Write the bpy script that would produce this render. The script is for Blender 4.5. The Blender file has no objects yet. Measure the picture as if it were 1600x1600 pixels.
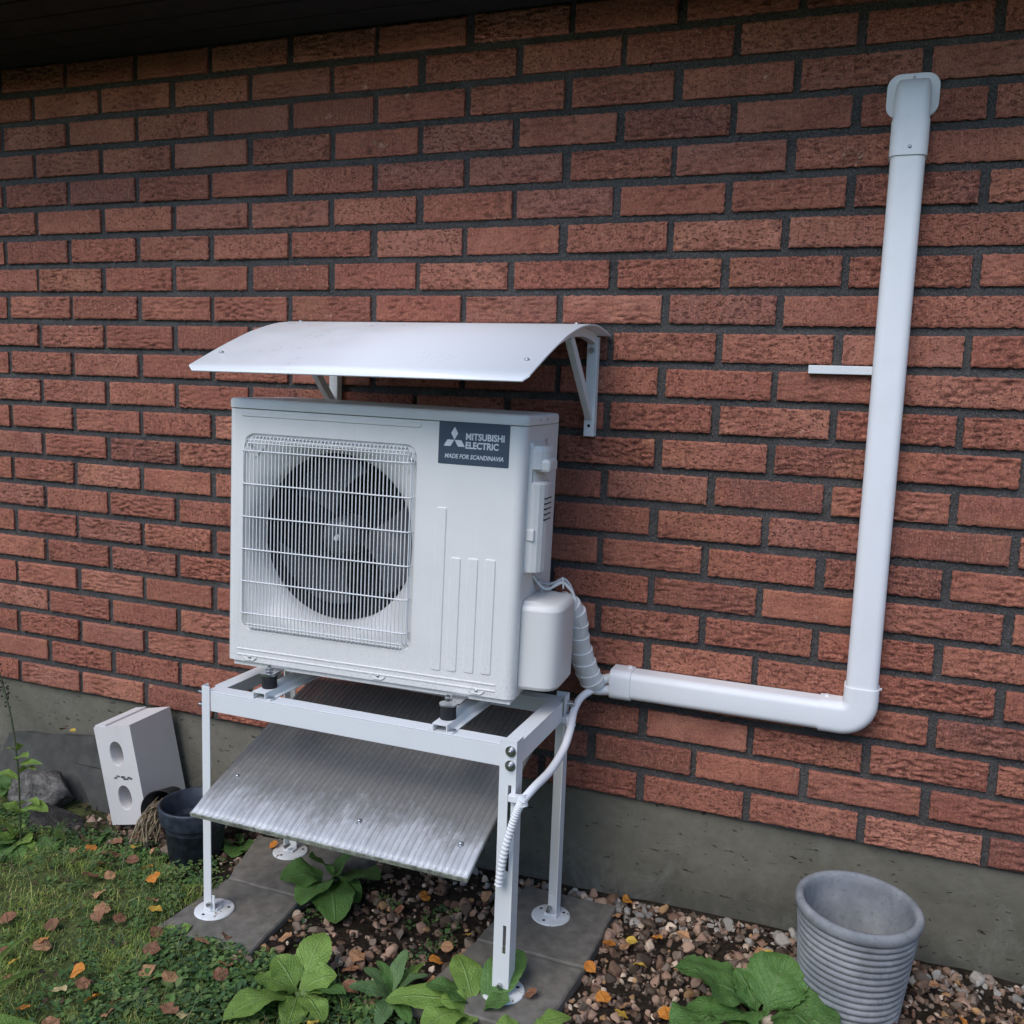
import bpy, bmesh, math, random
import numpy as np
from mathutils import Vector, Matrix, noise as mnoise

# ------------------------------------------------------------------ camera, sky, sun, exposure
scene = bpy.context.scene
C = Vector((2.5183, -2.4233, 1.4255))
RX = Vector((0.93120, 0.36288, 0.03431)).normalized()      # image right
RZ = Vector((-0.35563, 0.92514, -0.13281)).normalized()    # view direction
RX = (RX - RZ * RX.dot(RZ)).normalized()
RY = RZ.cross(RX)                                          # image down
FPX = 1469.9
cam = bpy.data.cameras.new('camera')
cam.sensor_width = 36.0
cam.lens = 36.0 * FPX / 1600.0
cam.clip_start = 0.02
cam.clip_end = 500.0
camo = bpy.data.objects.new('camera', cam)
camo.matrix_world = Matrix(((RX.x, -RY.x, -RZ.x, C.x), (RX.y, -RY.y, -RZ.y, C.y), (RX.z, -RY.z, -RZ.z, C.z), (0, 0, 0, 1)))
scene.collection.objects.link(camo)
scene.camera = camo

SUN_EL, SUN_AZ = math.radians(47), math.radians(193)       # azimuth measured from +Y, clockwise seen from above
sun_dir = Vector((math.sin(SUN_AZ) * math.cos(SUN_EL), math.cos(SUN_AZ) * math.cos(SUN_EL), math.sin(SUN_EL)))
world = bpy.data.worlds.new('World')
scene.world = world
world.use_nodes = True
wn = world.node_tree
wn.nodes.clear()
sky = wn.nodes.new('ShaderNodeTexSky')
sky.sky_type = 'NISHITA'
sky.sun_disc = False
sky.sun_elevation = SUN_EL
sky.sun_rotation = SUN_AZ
sky.air_density = 1.0
sky.dust_density = 1.0
hs = wn.nodes.new('ShaderNodeHueSaturation')
hs.inputs['Saturation'].default_value = 1.2
bg = wn.nodes.new('ShaderNodeBackground')
bg.inputs['Strength'].default_value = 0.135
wo = wn.nodes.new('ShaderNodeOutputWorld')
wn.links.new(sky.outputs[0], hs.inputs['Color'])
wn.links.new(hs.outputs[0], bg.inputs['Color'])
wn.links.new(bg.outputs[0], wo.inputs['Surface'])
sl = bpy.data.lights.new('sun', 'SUN')
sl.energy = 1.05
sl.angle = math.radians(38)
sl.color = (1.0, 0.985, 0.97)
so = bpy.data.objects.new('sun', sl)
so.rotation_euler = (-sun_dir).to_track_quat('-Z', 'Y').to_euler()
so.location = (0, -4, 6)
scene.collection.objects.link(so)
scene.view_settings.view_transform = 'Standard'
scene.view_settings.look = 'None'
scene.view_settings.exposure = 0.82
scene.view_settings.gamma = 1.0
scene.view_settings.use_curve_mapping = False
scene.cycles.max_bounces = 5
scene.cycles.diffuse_bounces = 3
scene.cycles.glossy_bounces = 3
scene.cycles.transmission_bounces = 4
scene.cycles.use_adaptive_sampling = True
scene.cycles.adaptive_threshold = 0.02
scene.cycles.transparent_max_bounces = 8

rnd = random.Random(11)
nrng = np.random.default_rng(5)
COL = scene.collection


def ray(px, py):
    return (RX * ((px - 800) / FPX) + RY * ((py - 800) / FPX) + RZ)


def at_y(px, py, y):
    d = ray(px, py)
    return C + d * ((y - C.y) / d.y)


def at_z(px, py, z):
    d = ray(px, py)
    return C + d * ((z - C.z) / d.z)


# ------------------------------------------------------------------ mesh helpers
class MB:
    def __init__(self):
        self.v, self.f, self.sm = [], [], []

    def add(self, vs, fs, smooth=False):
        o = len(self.v)
        self.v.extend([tuple(p) for p in vs])
        self.f.extend([tuple(i + o for i in f) for f in fs])
        self.sm.extend([smooth] * len(fs))
        return self

    def box(self, x0, x1, y0, y1, z0, z1, m=None, bev=0.0):
        if bev > 0:
            b = min(bev, (x1 - x0) / 2.01, (y1 - y0) / 2.01, (z1 - z0) / 2.01)
            bm = bmesh.new()
            bmesh.ops.create_cube(bm, size=1.0)
            for v in bm.verts:
                v.co = Vector(((x0 + x1) / 2 + v.co.x * (x1 - x0), (y0 + y1) / 2 + v.co.y * (y1 - y0), (z0 + z1) / 2 + v.co.z * (z1 - z0)))
            bmesh.ops.bevel(bm, geom=bm.edges[:], offset=b, segments=2, affect='EDGES', profile=0.5)
            bm.verts.index_update()
            vs = [v.co.copy() for v in bm.verts]
            fs = [[v.index for v in f.verts] for f in bm.faces]
            bm.free()
        else:
            vs = [Vector(p) for p in ((x0, y0, z0), (x1, y0, z0), (x1, y1, z0), (x0, y1, z0), (x0, y0, z1), (x1, y0, z1), (x1, y1, z1), (x0, y1, z1))]
            fs = [(3, 2, 1, 0), (4, 5, 6, 7), (0, 1, 5, 4), (1, 2, 6, 5), (2, 3, 7, 6), (3, 0, 4, 7)]
        if m is not None:
            vs = [m @ p for p in vs]
        return self.add(vs, fs)

    def loft(self, rings, closed=True, cap0=True, cap1=True, smooth=True):
        n = len(rings[0])
        vs = [p for r in rings for p in r]
        fs = []
        for k in range(len(rings) - 1):
            for i in range(n if closed else n - 1):
                j = (i + 1) % n
                fs.append((k * n + i, k * n + j, (k + 1) * n + j, (k + 1) * n + i))
        self.add(vs, fs, smooth)
        if cap0:
            self.add(rings[0], [tuple(range(n))[::-1]])
        if cap1:
            self.add(rings[-1], [tuple(range(n))])
        return self

    def tube(self, pts, r, n=10, caps=True):
        pts = [Vector(p) for p in pts]
        rs = r if isinstance(r, (list, tuple)) else [r] * len(pts)
        rings = []
        up = None
        for k, p in enumerate(pts):
            t = (pts[min(k + 1, len(pts) - 1)] - pts[max(k - 1, 0)]).normalized()
            if up is None:
                up = Vector((0, 0, 1)) if abs(t.z) < 0.9 else Vector((1, 0, 0))
            a = (up - t * up.dot(t)).normalized()
            b = t.cross(a)
            up = a
            rings.append([p + (a * math.cos(2 * math.pi * i / n) + b * math.sin(2 * math.pi * i / n)) * rs[k] for i in range(n)])
        return self.loft(rings, True, caps, caps)

    def lathe(self, prof, n=40, c=(0, 0, 0), smooth=True, jit=0.0):
        c = Vector(c)
        rings = []
        for (r, z) in prof:
            rings.append([c + Vector((r * math.cos(2 * math.pi * i / n), r * math.sin(2 * math.pi * i / n), z)) for i in range(n)])
        return self.loft(rings, True, False, False, smooth)

    def cyl(self, a, b, r, n=14, smooth=True):
        return self.tube([a, b], r, n)

    def sphere(self, c, r, sub=2, sc=(1, 1, 1)):
        bm = bmesh.new()
        bmesh.ops.create_icosphere(bm, subdivisions=sub, radius=1.0)
        bm.verts.index_update()
        self.add([Vector(c) + Vector((v.co.x * r * sc[0], v.co.y * r * sc[1], v.co.z * r * sc[2])) for v in bm.verts], [[v.index for v in f.verts] for f in bm.faces], True)
        bm.free()
        return self

    def mesh(self, name, mat):
        me = bpy.data.meshes.new(name)
        me.from_pydata(self.v, [], self.f)
        me.polygons.foreach_set('use_smooth', self.sm)
        me.update()
        if mat:
            me.materials.append(mat)
        return me

    def build(self, name, mat, parent=None):
        o = bpy.data.objects.new(name, self.mesh(name, mat))
        COL.objects.link(o)
        o.parent = parent
        return o


def empty(name, loc=(0, 0, 0), rot=(0, 0, 0)):
    o = bpy.data.objects.new(name, None)
    o.empty_display_size = 0.05
    o.location = loc
    o.rotation_euler = rot
    COL.objects.link(o)
    return o


def tag(o, label=None, cat=None, group=None, kind=None):
    if label:
        o['label'] = label
    if cat:
        o['category'] = cat
    if group:
        o['group'] = group
    if kind or cat:
        o['kind'] = kind or 'thing'
    return o


def rrect(x0, x1, z0, z1, r, n=6):
    """rounded rectangle outline, counter-clockwise, in 2D"""
    out = []
    for (cx, cz, a0) in ((x1 - r, z0 + r, -90), (x1 - r, z1 - r, 0), (x0 + r, z1 - r, 90), (x0 + r, z0 + r, 180)):
        for k in range(n + 1):
            a = math.radians(a0 + 90 * k / n)
            out.append((cx + r * math.cos(a), cz + r * math.sin(a)))
    return out


def pad_xz(mb, x0, x1, z0, z1, r, y, h, bev):
    """raised pad with bevelled rim on a plane facing -Y"""
    a = rrect(x0, x1, z0, z1, r)
    b = rrect(x0 + bev, x1 - bev, z0 + bev, z1 - bev, max(r - bev, 0.0005))
    mb.loft([[Vector((p[0], y, p[1])) for p in a], [Vector((p[0], y - h, p[1])) for p in b]], True, False, True, False)


def pad_yz(mb, y0, y1, z0, z1, r, x, h, bev):
    a = rrect(y0, y1, z0, z1, r)
    b = rrect(y0 + bev, y1 - bev, z0 + bev, z1 - bev, max(r - bev, 0.0005))
    mb.loft([[Vector((x, p[0], p[1])) for p in a], [Vector((x + h, p[0], p[1])) for p in b]], True, False, True, False)


def spline(pts, n=8):
    pts = [Vector(p) for p in pts]
    P = [pts[0] * 2 - pts[1]] + pts + [pts[-1] * 2 - pts[-2]]
    out = []
    for k in range(1, len(P) - 2):
        for i in range(n):
            t = i / n
            a, b, c, d = P[k - 1], P[k], P[k + 1], P[k + 2]
            out.append(0.5 * ((2 * b) + (c - a) * t + (2 * a - 5 * b + 4 * c - d) * t * t + (3 * b - a - 3 * c + d) * t ** 3))
    out.append(pts[-1])
    return out


# ------------------------------------------------------------------ material helpers
class NT:
    def __init__(self, name):
        self.m = bpy.data.materials.new(name)
        self.m.use_nodes = True
        self.t = self.m.node_tree
        self.b = self.t.nodes['Principled BSDF']
        self.out = self.t.nodes['Material Output']

    def n(self, typ, **kw):
        nd = self.t.nodes.new('ShaderNode' + typ)
        for k, v in kw.items():
            if hasattr(nd, k) and k not in nd.inputs:
                setattr(nd, k, v)
            else:
                nd.inputs[k].default_value = v
        return nd

    def l(self, a, b):
        self.t.links.new(a, b)

    def coord(self, kind='Object', scale=(1, 1, 1), rand=False):
        tc = self.n('TexCoord')
        mp = self.n('Mapping')
        mp.inputs['Scale'].default_value = scale
        src = tc.outputs[kind]
        if rand:
            oi = self.n('ObjectInfo')
            mu = self.n('MATH_' if False else 'Math', operation='MULTIPLY')
            self.l(oi.outputs['Random'], mu.inputs[0])
            mu.inputs[1].default_value = 37.0
            va = self.n('VectorMath', operation='ADD')
            self.l(src, va.inputs[0])
            self.l(mu.outputs[0], va.inputs[1])
            src = va.outputs[0]
        self.l(src, mp.inputs['Vector'])
        return mp.outputs[0]

    def noise(self, vec, scale=10, detail=4, rough=0.55, dist=0.0):
        nd = self.n('TexNoise')
        nd.inputs['Scale'].default_value = scale
        nd.inputs['Detail'].default_value = detail
        nd.inputs['Roughness'].default_value = rough
        nd.inputs['Distortion'].default_value = dist
        self.l(vec, nd.inputs['Vector'])
        return nd.outputs['Fac']

    def ramp(self, fac, stops, interp='LINEAR'):
        nd = self.n('ValToRGB')
        cr = nd.color_ramp
        cr.interpolation = interp
        while len(cr.elements) > 1:
            cr.elements.remove(cr.elements[-1])
        cr.elements[0].position = stops[0][0]
        cr.elements[0].color = (*stops[0][1], 1) if not isinstance(stops[0][1], (int, float)) else (stops[0][1],) * 3 + (1,)
        for p, c in stops[1:]:
            e = cr.elements.new(p)
            e.color = (*c, 1) if not isinstance(c, (int, float)) else (c,) * 3 + (1,)
        self.l(fac, nd.inputs['Fac'])
        return nd.outputs['Color']

    def mix(self, fac, a, b, mode='MIX'):
        nd = self.n('Mix', data_type='RGBA', blend_type=mode)
        for s, v in ((nd.inputs['Factor'], fac), (nd.inputs[6], a), (nd.inputs[7], b)):
            if isinstance(v, (int, float)):
                s.default_value = v if s.type == 'VALUE' else (v, v, v, 1)
            elif isinstance(v, tuple):
                s.default_value = (*v, 1)
            else:
                self.l(v, s)
        return nd.outputs[2]

    def math(self, op, a, b=0.0, clamp=False):
        nd = self.n('Math', operation=op)
        nd.use_clamp = clamp
        for s, v in ((nd.inputs[0], a), (nd.inputs[1], b)):
            if isinstance(v, (int, float)):
                s.default_value = v
            else:
                self.l(v, s)
        return nd.outputs[0]

    def bump(self, h, dist=0.002, strength=1.0, normal=None):
        nd = self.n('Bump')
        nd.inputs['Distance'].default_value = dist
        nd.inputs['Strength'].default_value = strength
        self.l(h, nd.inputs['Height'])
        if normal is not None:
            self.l(normal, nd.inputs['Normal'])
        return nd.outputs[0]

    def set(self, col=None, rough=None, normal=None, **kw):
        for nm, v in (('Base Color', col), ('Roughness', rough), ('Normal', normal)):
            if v is None:
                continue
            if isinstance(v, (int, float)):
                self.b.inputs[nm].default_value = v
            elif isinstance(v, tuple):
                self.b.inputs[nm].default_value = (*v, 1)
            else:
                self.l(v, self.b.inputs[nm])
        for k, v in kw.items():
            self.b.inputs[k.replace('_', ' ')].default_value = v
        return self.m


def mat_brick():
    t = NT('brick_clay')
    v = t.coord('Object', rand=True)
    oi = t.n('ObjectInfo')
    r = oi.outputs['Random']
    base = t.ramp(r, [(0, (0.178, 0.078, 0.065)), (0.10, (0.243, 0.092, 0.067)), (0.28, (0.373, 0.131, 0.086)), (0.42, (0.308, 0.116, 0.078)), (0.58, (0.460, 0.178, 0.114)), (0.72, (0.363, 0.141, 0.096)), (0.86, (0.493, 0.210, 0.139)), (1, (0.287, 0.122, 0.094))])
    blot = t.noise(v, 9, 3, 0.6)
    c1 = t.mix(t.ramp(blot, [(0.42, 0.0), (0.68, 0.85)]), base, (0.269, 0.093, 0.063))
    yel = t.noise(v, 5, 2, 0.5)
    c1 = t.mix(t.ramp(yel, [(0.55, 0.0), (0.78, 0.55)]), c1, (0.432, 0.194, 0.103))
    mv = t.n('Mapping')
    mv.inputs['Scale'].default_value = (330, 330, 26)
    t.l(v, mv.inputs['Vector'])
    comb = t.noise(mv.outputs[0], 1.0, 2, 0.6)
    c2 = t.mix(t.math('MULTIPLY', t.ramp(comb, [(0.42, 0.0), (0.75, 1.0)]), 0.4), c1, (0.655, 0.242, 0.152))
    fine = t.noise(v, 240, 3, 0.75)
    c3 = t.mix(t.ramp(fine, [(0.52, 0.0), (0.68, 0.85)]), c2, (0.137, 0.050, 0.037))
    c4 = t.mix(t.ramp(fine, [(0.30, 0.75), (0.42, 0.0)]), c3, (0.734, 0.318, 0.206))
    # shade of the relief painted as dark colour into the hollows of the face
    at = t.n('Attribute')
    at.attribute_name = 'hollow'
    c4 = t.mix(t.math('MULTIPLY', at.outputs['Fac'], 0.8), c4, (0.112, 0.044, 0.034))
    mp2 = t.n('Mapping')
    mp2.inputs['Scale'].default_value = (95, 95, 170)
    t.l(v, mp2.inputs['Vector'])
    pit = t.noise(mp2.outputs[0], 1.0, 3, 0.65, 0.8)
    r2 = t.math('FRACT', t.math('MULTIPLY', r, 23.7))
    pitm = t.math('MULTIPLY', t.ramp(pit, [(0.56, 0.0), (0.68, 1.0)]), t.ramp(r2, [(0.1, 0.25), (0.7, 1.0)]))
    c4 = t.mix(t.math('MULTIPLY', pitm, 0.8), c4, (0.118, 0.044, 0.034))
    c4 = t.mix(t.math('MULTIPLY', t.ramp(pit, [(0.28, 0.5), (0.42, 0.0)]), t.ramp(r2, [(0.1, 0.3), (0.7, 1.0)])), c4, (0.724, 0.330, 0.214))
    lime = t.noise(v, 18, 4, 0.8)
    c5 = t.mix(t.ramp(lime, [(0.65, 0.0), (0.78, 0.6)]), c4, (0.721, 0.541, 0.393))
    h = t.math('ADD', t.math('MULTIPLY', comb, 0.35), t.math('MULTIPLY', fine, -0.6))
    h = t.math('SUBTRACT', h, t.math('MULTIPLY', pitm, 0.8))
    return t.set(c5, 0.88, t.bump(h, 0.005, 1.0), Specular_IOR_Level=0.25)


def mat_mortar():
    t = NT('mortar_dark')
    v = t.coord('Object')
    n1 = t.noise(v, 3.5, 5, 0.65)
    n2 = t.noise(v, 210, 3, 0.8)
    n3 = t.noise(v, 45, 3, 0.6)
    c = t.ramp(n1, [(0.3, (0.068, 0.064, 0.059)), (0.5, (0.091, 0.087, 0.084)), (0.7, (0.130, 0.122, 0.113))])
    c = t.mix(t.ramp(n2, [(0.52, 0.0), (0.66, 0.8)]), c, (0.197, 0.189, 0.180))
    c = t.mix(t.ramp(n2, [(0.32, 0.8), (0.45, 0.0)]), c, (0.030, 0.030, 0.029))
    c = t.mix(t.ramp(n3, [(0.55, 0.0), (0.75, 0.6)]), c, (0.046, 0.046, 0.045))
    return t.set(c, 0.95, t.bump(t.math('ADD', n2, n3), 0.008, 1.0), Specular_IOR_Level=0.2)


def mat_concrete():
    t = NT('plinth_concrete')
    v = t.coord('Object')
    n1 = t.noise(v, 2.2, 6, 0.65, 0.4)
    n2 = t.noise(v, 35, 4, 0.7)
    c = t.ramp(n1, [(0.3, (0.115, 0.108, 0.081)), (0.5, (0.163, 0.151, 0.117)), (0.72, (0.219, 0.199, 0.159))])
    c = t.mix(t.ramp(n2, [(0.4, 0.0), (0.8, 0.4)]), c, (0.084, 0.080, 0.060))
    mp = t.n('Mapping')
    mp.inputs['Scale'].default_value = (1.0, 1.0, 2.6)
    t.l(v, mp.inputs['Vector'])
    pit = t.noise(mp.outputs[0], 38, 2, 0.4, 0.6)
    pm = t.ramp(pit, [(0.69, 0.0), (0.72, 1.0)])
    c = t.mix(t.math('MULTIPLY', pm, 0.8), c, (0.042, 0.039, 0.030))
    # greenish algae band close to the soil
    sx = t.n('SeparateXYZ')
    t.l(v, sx.inputs[0])
    al = t.math('MULTIPLY', t.ramp(t.math('ADD', sx.outputs['Z'], t.math('MULTIPLY', n1, 0.2)), [(0.05, 0.75), (0.24, 0.0)]), t.ramp(n2, [(0.3, 0.5), (0.7, 1.0)]))
    al = t.math('MULTIPLY', al, t.ramp(t.math('MULTIPLY', sx.outputs['X'], 0.3), [(0.15, 0.15), (0.55, 1.0)]))
    c = t.mix(al, c, (0.075, 0.080, 0.049))
    tide = t.math('ADD', sx.outputs['Z'], t.math('MULTIPLY', t.noise(v, 3.0, 5, 0.7), 0.32))
    c = t.mix(t.math('MULTIPLY', t.ramp(tide, [(0.20, 0.75), (0.235, 0.30), (0.30, 0.0)]), t.ramp(n2, [(0.25, 0.6), (0.6, 1.0)])), c, (0.075, 0.072, 0.062))
    c = t.mix(t.ramp(t.noise(v, 6.5, 5, 0.7, 0.8), [(0.55, 0.0), (0.72, 0.55)]), c, (0.21, 0.205, 0.185))
    h = t.math('SUBTRACT', t.math('MULTIPLY', n2, 0.45), pm)
    return t.set(c, 0.9, t.bump(h, 0.006, 0.8), Specular_IOR_Level=0.25)


def mat_paint(name, col, rough=0.42, dirt=0.06, bump=0.0):
    t = NT(name)
    v = t.coord('Object')
    n = t.noise(v, 7, 5, 0.65)
    f = t.noise(v, 90, 3, 0.6)
    d = tuple(c * 0.72 * k for c, k in zip(col, (1.0, 0.98, 0.92)))
    c = t.mix(t.math('MULTIPLY', t.ramp(n, [(0.5, 0.0), (0.8, 1.0)]), dirt * 4), col, d)
    c = t.mix(t.math('MULTIPLY', t.ramp(f, [(0.60, 0.0), (0.80, 1.0)]), dirt * 1.2), c, d)
    rr = t.ramp(n, [(0.3, rough - 0.06), (0.7, rough + 0.1)])
    nm = t.bump(f, 0.0006, bump) if bump else None
    return t.set(c, rr, nm)


def mat_plain(name, col, rough=0.5, metal=0.0, var=0.25, scale=40):
    t = NT(name)
    v = t.coord('Object')
    n = t.noise(v, scale, 4, 0.6)
    c = t.mix(t.ramp(n, [(0.35, 0.0), (0.75, 1.0)]), tuple(x * (1 - var) for x in col), tuple(min(1, x * (1 + var)) for x in col))
    return t.set(c, t.ramp(n, [(0.3, max(0.05, rough - 0.08)), (0.7, min(1, rough + 0.1))]), t.bump(n, 0.0006, 0.4), Metallic=metal)


def mat_leaf(name, dark, light, vein, rough=0.5, kvein=9.0, transl=0.25):
    t = NT(name)
    uvn = t.n('UVMap')
    sx = t.n('SeparateXYZ')
    t.l(uvn.outputs[0], sx.inputs[0])
    u, vv = sx.outputs['X'], sx.outputs['Y']
    av = t.math('ABSOLUTE', t.math('SUBTRACT', vv, 0.5))
    oi = t.n('ObjectInfo')
    v = t.coord('Object', rand=True)
    ph = t.math('SUBTRACT', t.math('MULTIPLY', u, kvein), t.math('MULTIPLY', av, 7.0))
    ph = t.math('ADD', ph, t.math('MULTIPLY', t.noise(v, 40, 2), 0.5))
    saw = t.math('ABSOLUTE', t.math('SUBTRACT', t.math('FRACT', ph), 0.5))
    side = t.ramp(saw, [(0.0, 1.0), (0.09, 0.0)])
    mid = t.ramp(av, [(0.012, 1.0), (0.04, 0.0)])
    ve = t.math('MAXIMUM', t.math('MULTIPLY', side, 0.55), mid)
    n = t.noise(v, 25, 3)
    net = t.n('TexVoronoi', feature='DISTANCE_TO_EDGE')
    net.inputs['Scale'].default_value = 150
    t.l(v, net.inputs['Vector'])
    c = t.mix(t.ramp(n, [(0.3, 0.0), (0.7, 1.0)]), dark, light)
    c = t.mix(t.math('MULTIPLY', t.math('SUBTRACT', oi.outputs['Random'], 0.25, True), 0.55), c, tuple(min(1, x * 1.35) for x in light))
    c = t.mix(t.math('MULTIPLY', ve, 0.55), c, vein)
    sp = t.noise(v, 70, 2)
    c = t.mix(t.ramp(sp, [(0.68, 0.0), (0.73, 0.6)]), c, (0.11, 0.08, 0.03))
    pale = t.noise(v, 12, 2)
    c = t.mix(t.ramp(pale, [(0.58, 0.0), (0.78, 0.45)]), c, tuple(min(1, x * 1.5 + 0.03) for x in light))
    hh = t.math('SUBTRACT', t.math('MULTIPLY', t.ramp(net.outputs['Distance'], [(0.0, 0.0), (0.35, 1.0)]), 0.5), ve)
    nm = t.bump(hh, 0.0022, 0.9)
    t.set(c, rough, nm, Specular_IOR_Level=0.4)
    tr = t.n('BsdfTranslucent')
    t.l(c, tr.inputs['Color'])
    ms = t.n('MixShader')
    ms.inputs[0].default_value = transl
    t.l(t.b.outputs[0], ms.inputs[1])
    t.l(tr.outputs[0], ms.inputs[2])
    t.l(ms.outputs[0], t.out.inputs['Surface'])
    return t.m


def mat_attr(name, rough=0.8, scale=120, bump=0.0015, var=0.35, transl=0.0, spec=0.3):
    """colour comes from a per-piece colour attribute (the piece's own colour)"""
    t = NT(name)
    a = t.n('VertexColor')
    a.layer_name = 'col'
    v = t.coord('Object')
    n = t.noise(v, scale, 4, 0.65)
    c = t.mix(t.ramp(n, [(0.35, 0.0), (0.7, var)]), a.outputs['Color'], t.mix(0.5, a.outputs['Color'], (0.03, 0.028, 0.025)))
    t.set(c, rough, t.bump(n, bump, 0.8) if bump else None, Specular_IOR_Level=spec)
    if transl:
        tr = t.n('BsdfTranslucent')
        t.l(c, tr.inputs['Color'])
        ms = t.n('MixShader')
        ms.inputs[0].default_value = transl
        t.l(t.b.outputs[0], ms.inputs[1])
        t.l(tr.outputs[0], ms.inputs[2])
        t.l(ms.outputs[0], t.out.inputs['Surface'])
    return t.m


def mat_ground():
    t = NT('soil_and_moss')
    v = t.coord('Object')
    n1 = t.noise(v, 30, 5, 0.7)
    n2 = t.noise(v, 4, 4, 0.6)
    soil = t.ramp(n1, [(0.3, (0.012, 0.009, 0.006)), (0.6, (0.035, 0.026, 0.018)), (0.8, (0.07, 0.052, 0.036))])
    moss = t.ramp(n1, [(0.3, (0.045, 0.060, 0.018)), (0.6, (0.105, 0.125, 0.042)), (0.8, (0.17, 0.18, 0.07))])
    sx = t.n('SeparateXYZ')
    t.l(v, sx.inputs[0])
    # lawn lies left of and in front of the stand
    m = t.math('SUBTRACT', t.math('MULTIPLY', sx.outputs['Y'], -1.0), t.math('MULTIPLY', sx.outputs['X'], 0.62))
    m = t.math('ADD', m, t.math('MULTIPLY', n2, 0.4))
    k = t.ramp(m, [(0.10, 0.0), (0.32, 1.0)])
    return t.set(t.mix(k, soil, moss), 0.95, t.bump(n1, 0.02, 0.9), Specular_IOR_Level=0.15)


def mat_sheet():
    t = NT('polycarbonate_sheet')
    v = t.coord('Object')
    st = t.n('Mapping')
    st.inputs['Scale'].default_value = (58, 0.8, 1.0)
    t.l(v, st.inputs['Vector'])
    streak = t.noise(st.outputs[0], 1.0, 3, 0.65)
    n = t.noise(v, 7, 3, 0.6)
    sd = t.n('Mapping')
    sd.inputs['Scale'].default_value = (70, 30, 1.0)
    t.l(v, sd.inputs['Vector'])
    drop = t.noise(sd.outputs[0], 1.0, 3, 0.6)
    c = t.mix(t.ramp(streak, [(0.35, 0.0), (0.72, 1.0)]), (0.33, 0.32, 0.305), (0.40, 0.39, 0.375))
    sx = t.n('SeparateXYZ')
    t.l(v, sx.inputs[0])
    # water residue plus sky reflection painted pale at the low end of the sheet
    low = t.math('ADD', t.math('MULTIPLY', sx.outputs['Y'], -1.0), t.math('MULTIPLY', n, 0.20))
    low = t.math('ADD', low, t.math('MULTIPLY', drop, 0.12))
    res_sheen = t.ramp(low, [(0.255, 0.0), (0.305, 0.28), (0.34, 0.68), (0.42, 1.0)])
    c = t.mix(res_sheen, c, t.mix(t.ramp(streak, [(0.4, 0.0), (0.65, 1.0)]), (0.68, 0.69, 0.70), (0.84, 0.85, 0.86)))
    # the inner webs of the twin wall sheet show through as darker lines
    wb = t.math('ABSOLUTE', t.math('SUBTRACT', t.math('FRACT', t.math('MULTIPLY', t.math('ADD', sx.outputs['X'], 0.3725), 48 / 0.745)), 0.5))
    c = t.mix(t.math('MULTIPLY', t.ramp(wb, [(0.40, 0.0), (0.48, 1.0)]), 0.42), c, (0.14, 0.135, 0.13))
    t.set(c, t.ramp(drop, [(0.4, 0.12), (0.6, 0.28)]), t.bump(drop, 0.001, 0.4), Specular_IOR_Level=0.7)
    tr = t.n('BsdfTransparent')
    tr.inputs['Color'].default_value = (0.80, 0.82, 0.82, 1)
    tl = t.n('BsdfTranslucent')
    t.l(c, tl.inputs['Color'])
    m1 = t.n('MixShader')
    m1.inputs[0].default_value = 0.3
    t.l(t.b.outputs[0], m1.inputs[1])
    t.l(tl.outputs[0], m1.inputs[2])
    m2 = t.n('MixShader')
    t.l(t.math('MULTIPLY', t.math('SUBTRACT', 1.0, res_sheen), 0.30), m2.inputs[0])
    t.l(m1.outputs[0], m2.inputs[1])
    t.l(tr.outputs[0], m2.inputs[2])
    t.l(m2.outputs[0], t.out.inputs['Surface'])
    return t.m


M = {}
M['brick'] = mat_brick()
M['mortar'] = mat_mortar()
M['concrete'] = mat_concrete()
M['eave'] = mat_plain('dark_stained_wood', (0.0035, 0.0035, 0.005), 0.85, 0, 0.4, 12)
M['unit'] = mat_paint('unit_paint', (0.66, 0.665, 0.655), 0.38, 0.05)
def mat_unit():
    t = NT('unit_enamel')
    v = t.coord('Object')
    n = t.noise(v, 6, 5, 0.65)
    sp_ = t.noise(v, 130, 3, 0.7)
    col = (0.745, 0.732, 0.700)
    c = t.mix(t.math('MULTIPLY', t.ramp(n, [(0.45, 0.0), (0.8, 1.0)]), 0.22), col, (0.50, 0.49, 0.45))
    sx = t.n('SeparateXYZ')
    t.l(v, sx.inputs[0])
    low = t.ramp(t.math('ADD', sx.outputs['Z'], t.math('MULTIPLY', n, 0.10)), [(0.05, 1.0), (0.20, 0.0)])
    c = t.mix(t.math('MULTIPLY', low, t.ramp(sp_, [(0.50, 0.04), (0.66, 0.45)])), c, (0.42, 0.40, 0.35))
    st = t.n('Mapping')
    st.inputs['Scale'].default_value = (55, 55, 1.6)
    t.l(v, st.inputs['Vector'])
    run = t.noise(st.outputs[0], 1.0, 3, 0.6)
    c = t.mix(t.ramp(run, [(0.60, 0.0), (0.78, 0.22)]), c, (0.44, 0.43, 0.39))
    return t.set(c, t.ramp(n, [(0.3, 0.36), (0.7, 0.50)]))


def mat_foot():
    t = NT('foot_plate_paint')
    v = t.coord('Object')
    n = t.noise(v, 38, 4, 0.7)
    m_ = t.noise(v, 9, 3, 0.6)
    c = t.mix(t.ramp(m_, [(0.45, 0.0), (0.7, 0.55)]), (0.72, 0.73, 0.72), (0.40, 0.37, 0.30))
    c = t.mix(t.ramp(n, [(0.64, 0.0), (0.70, 1.0)]), c, (0.16, 0.065, 0.025))
    return t.set(c, 0.55)


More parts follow.
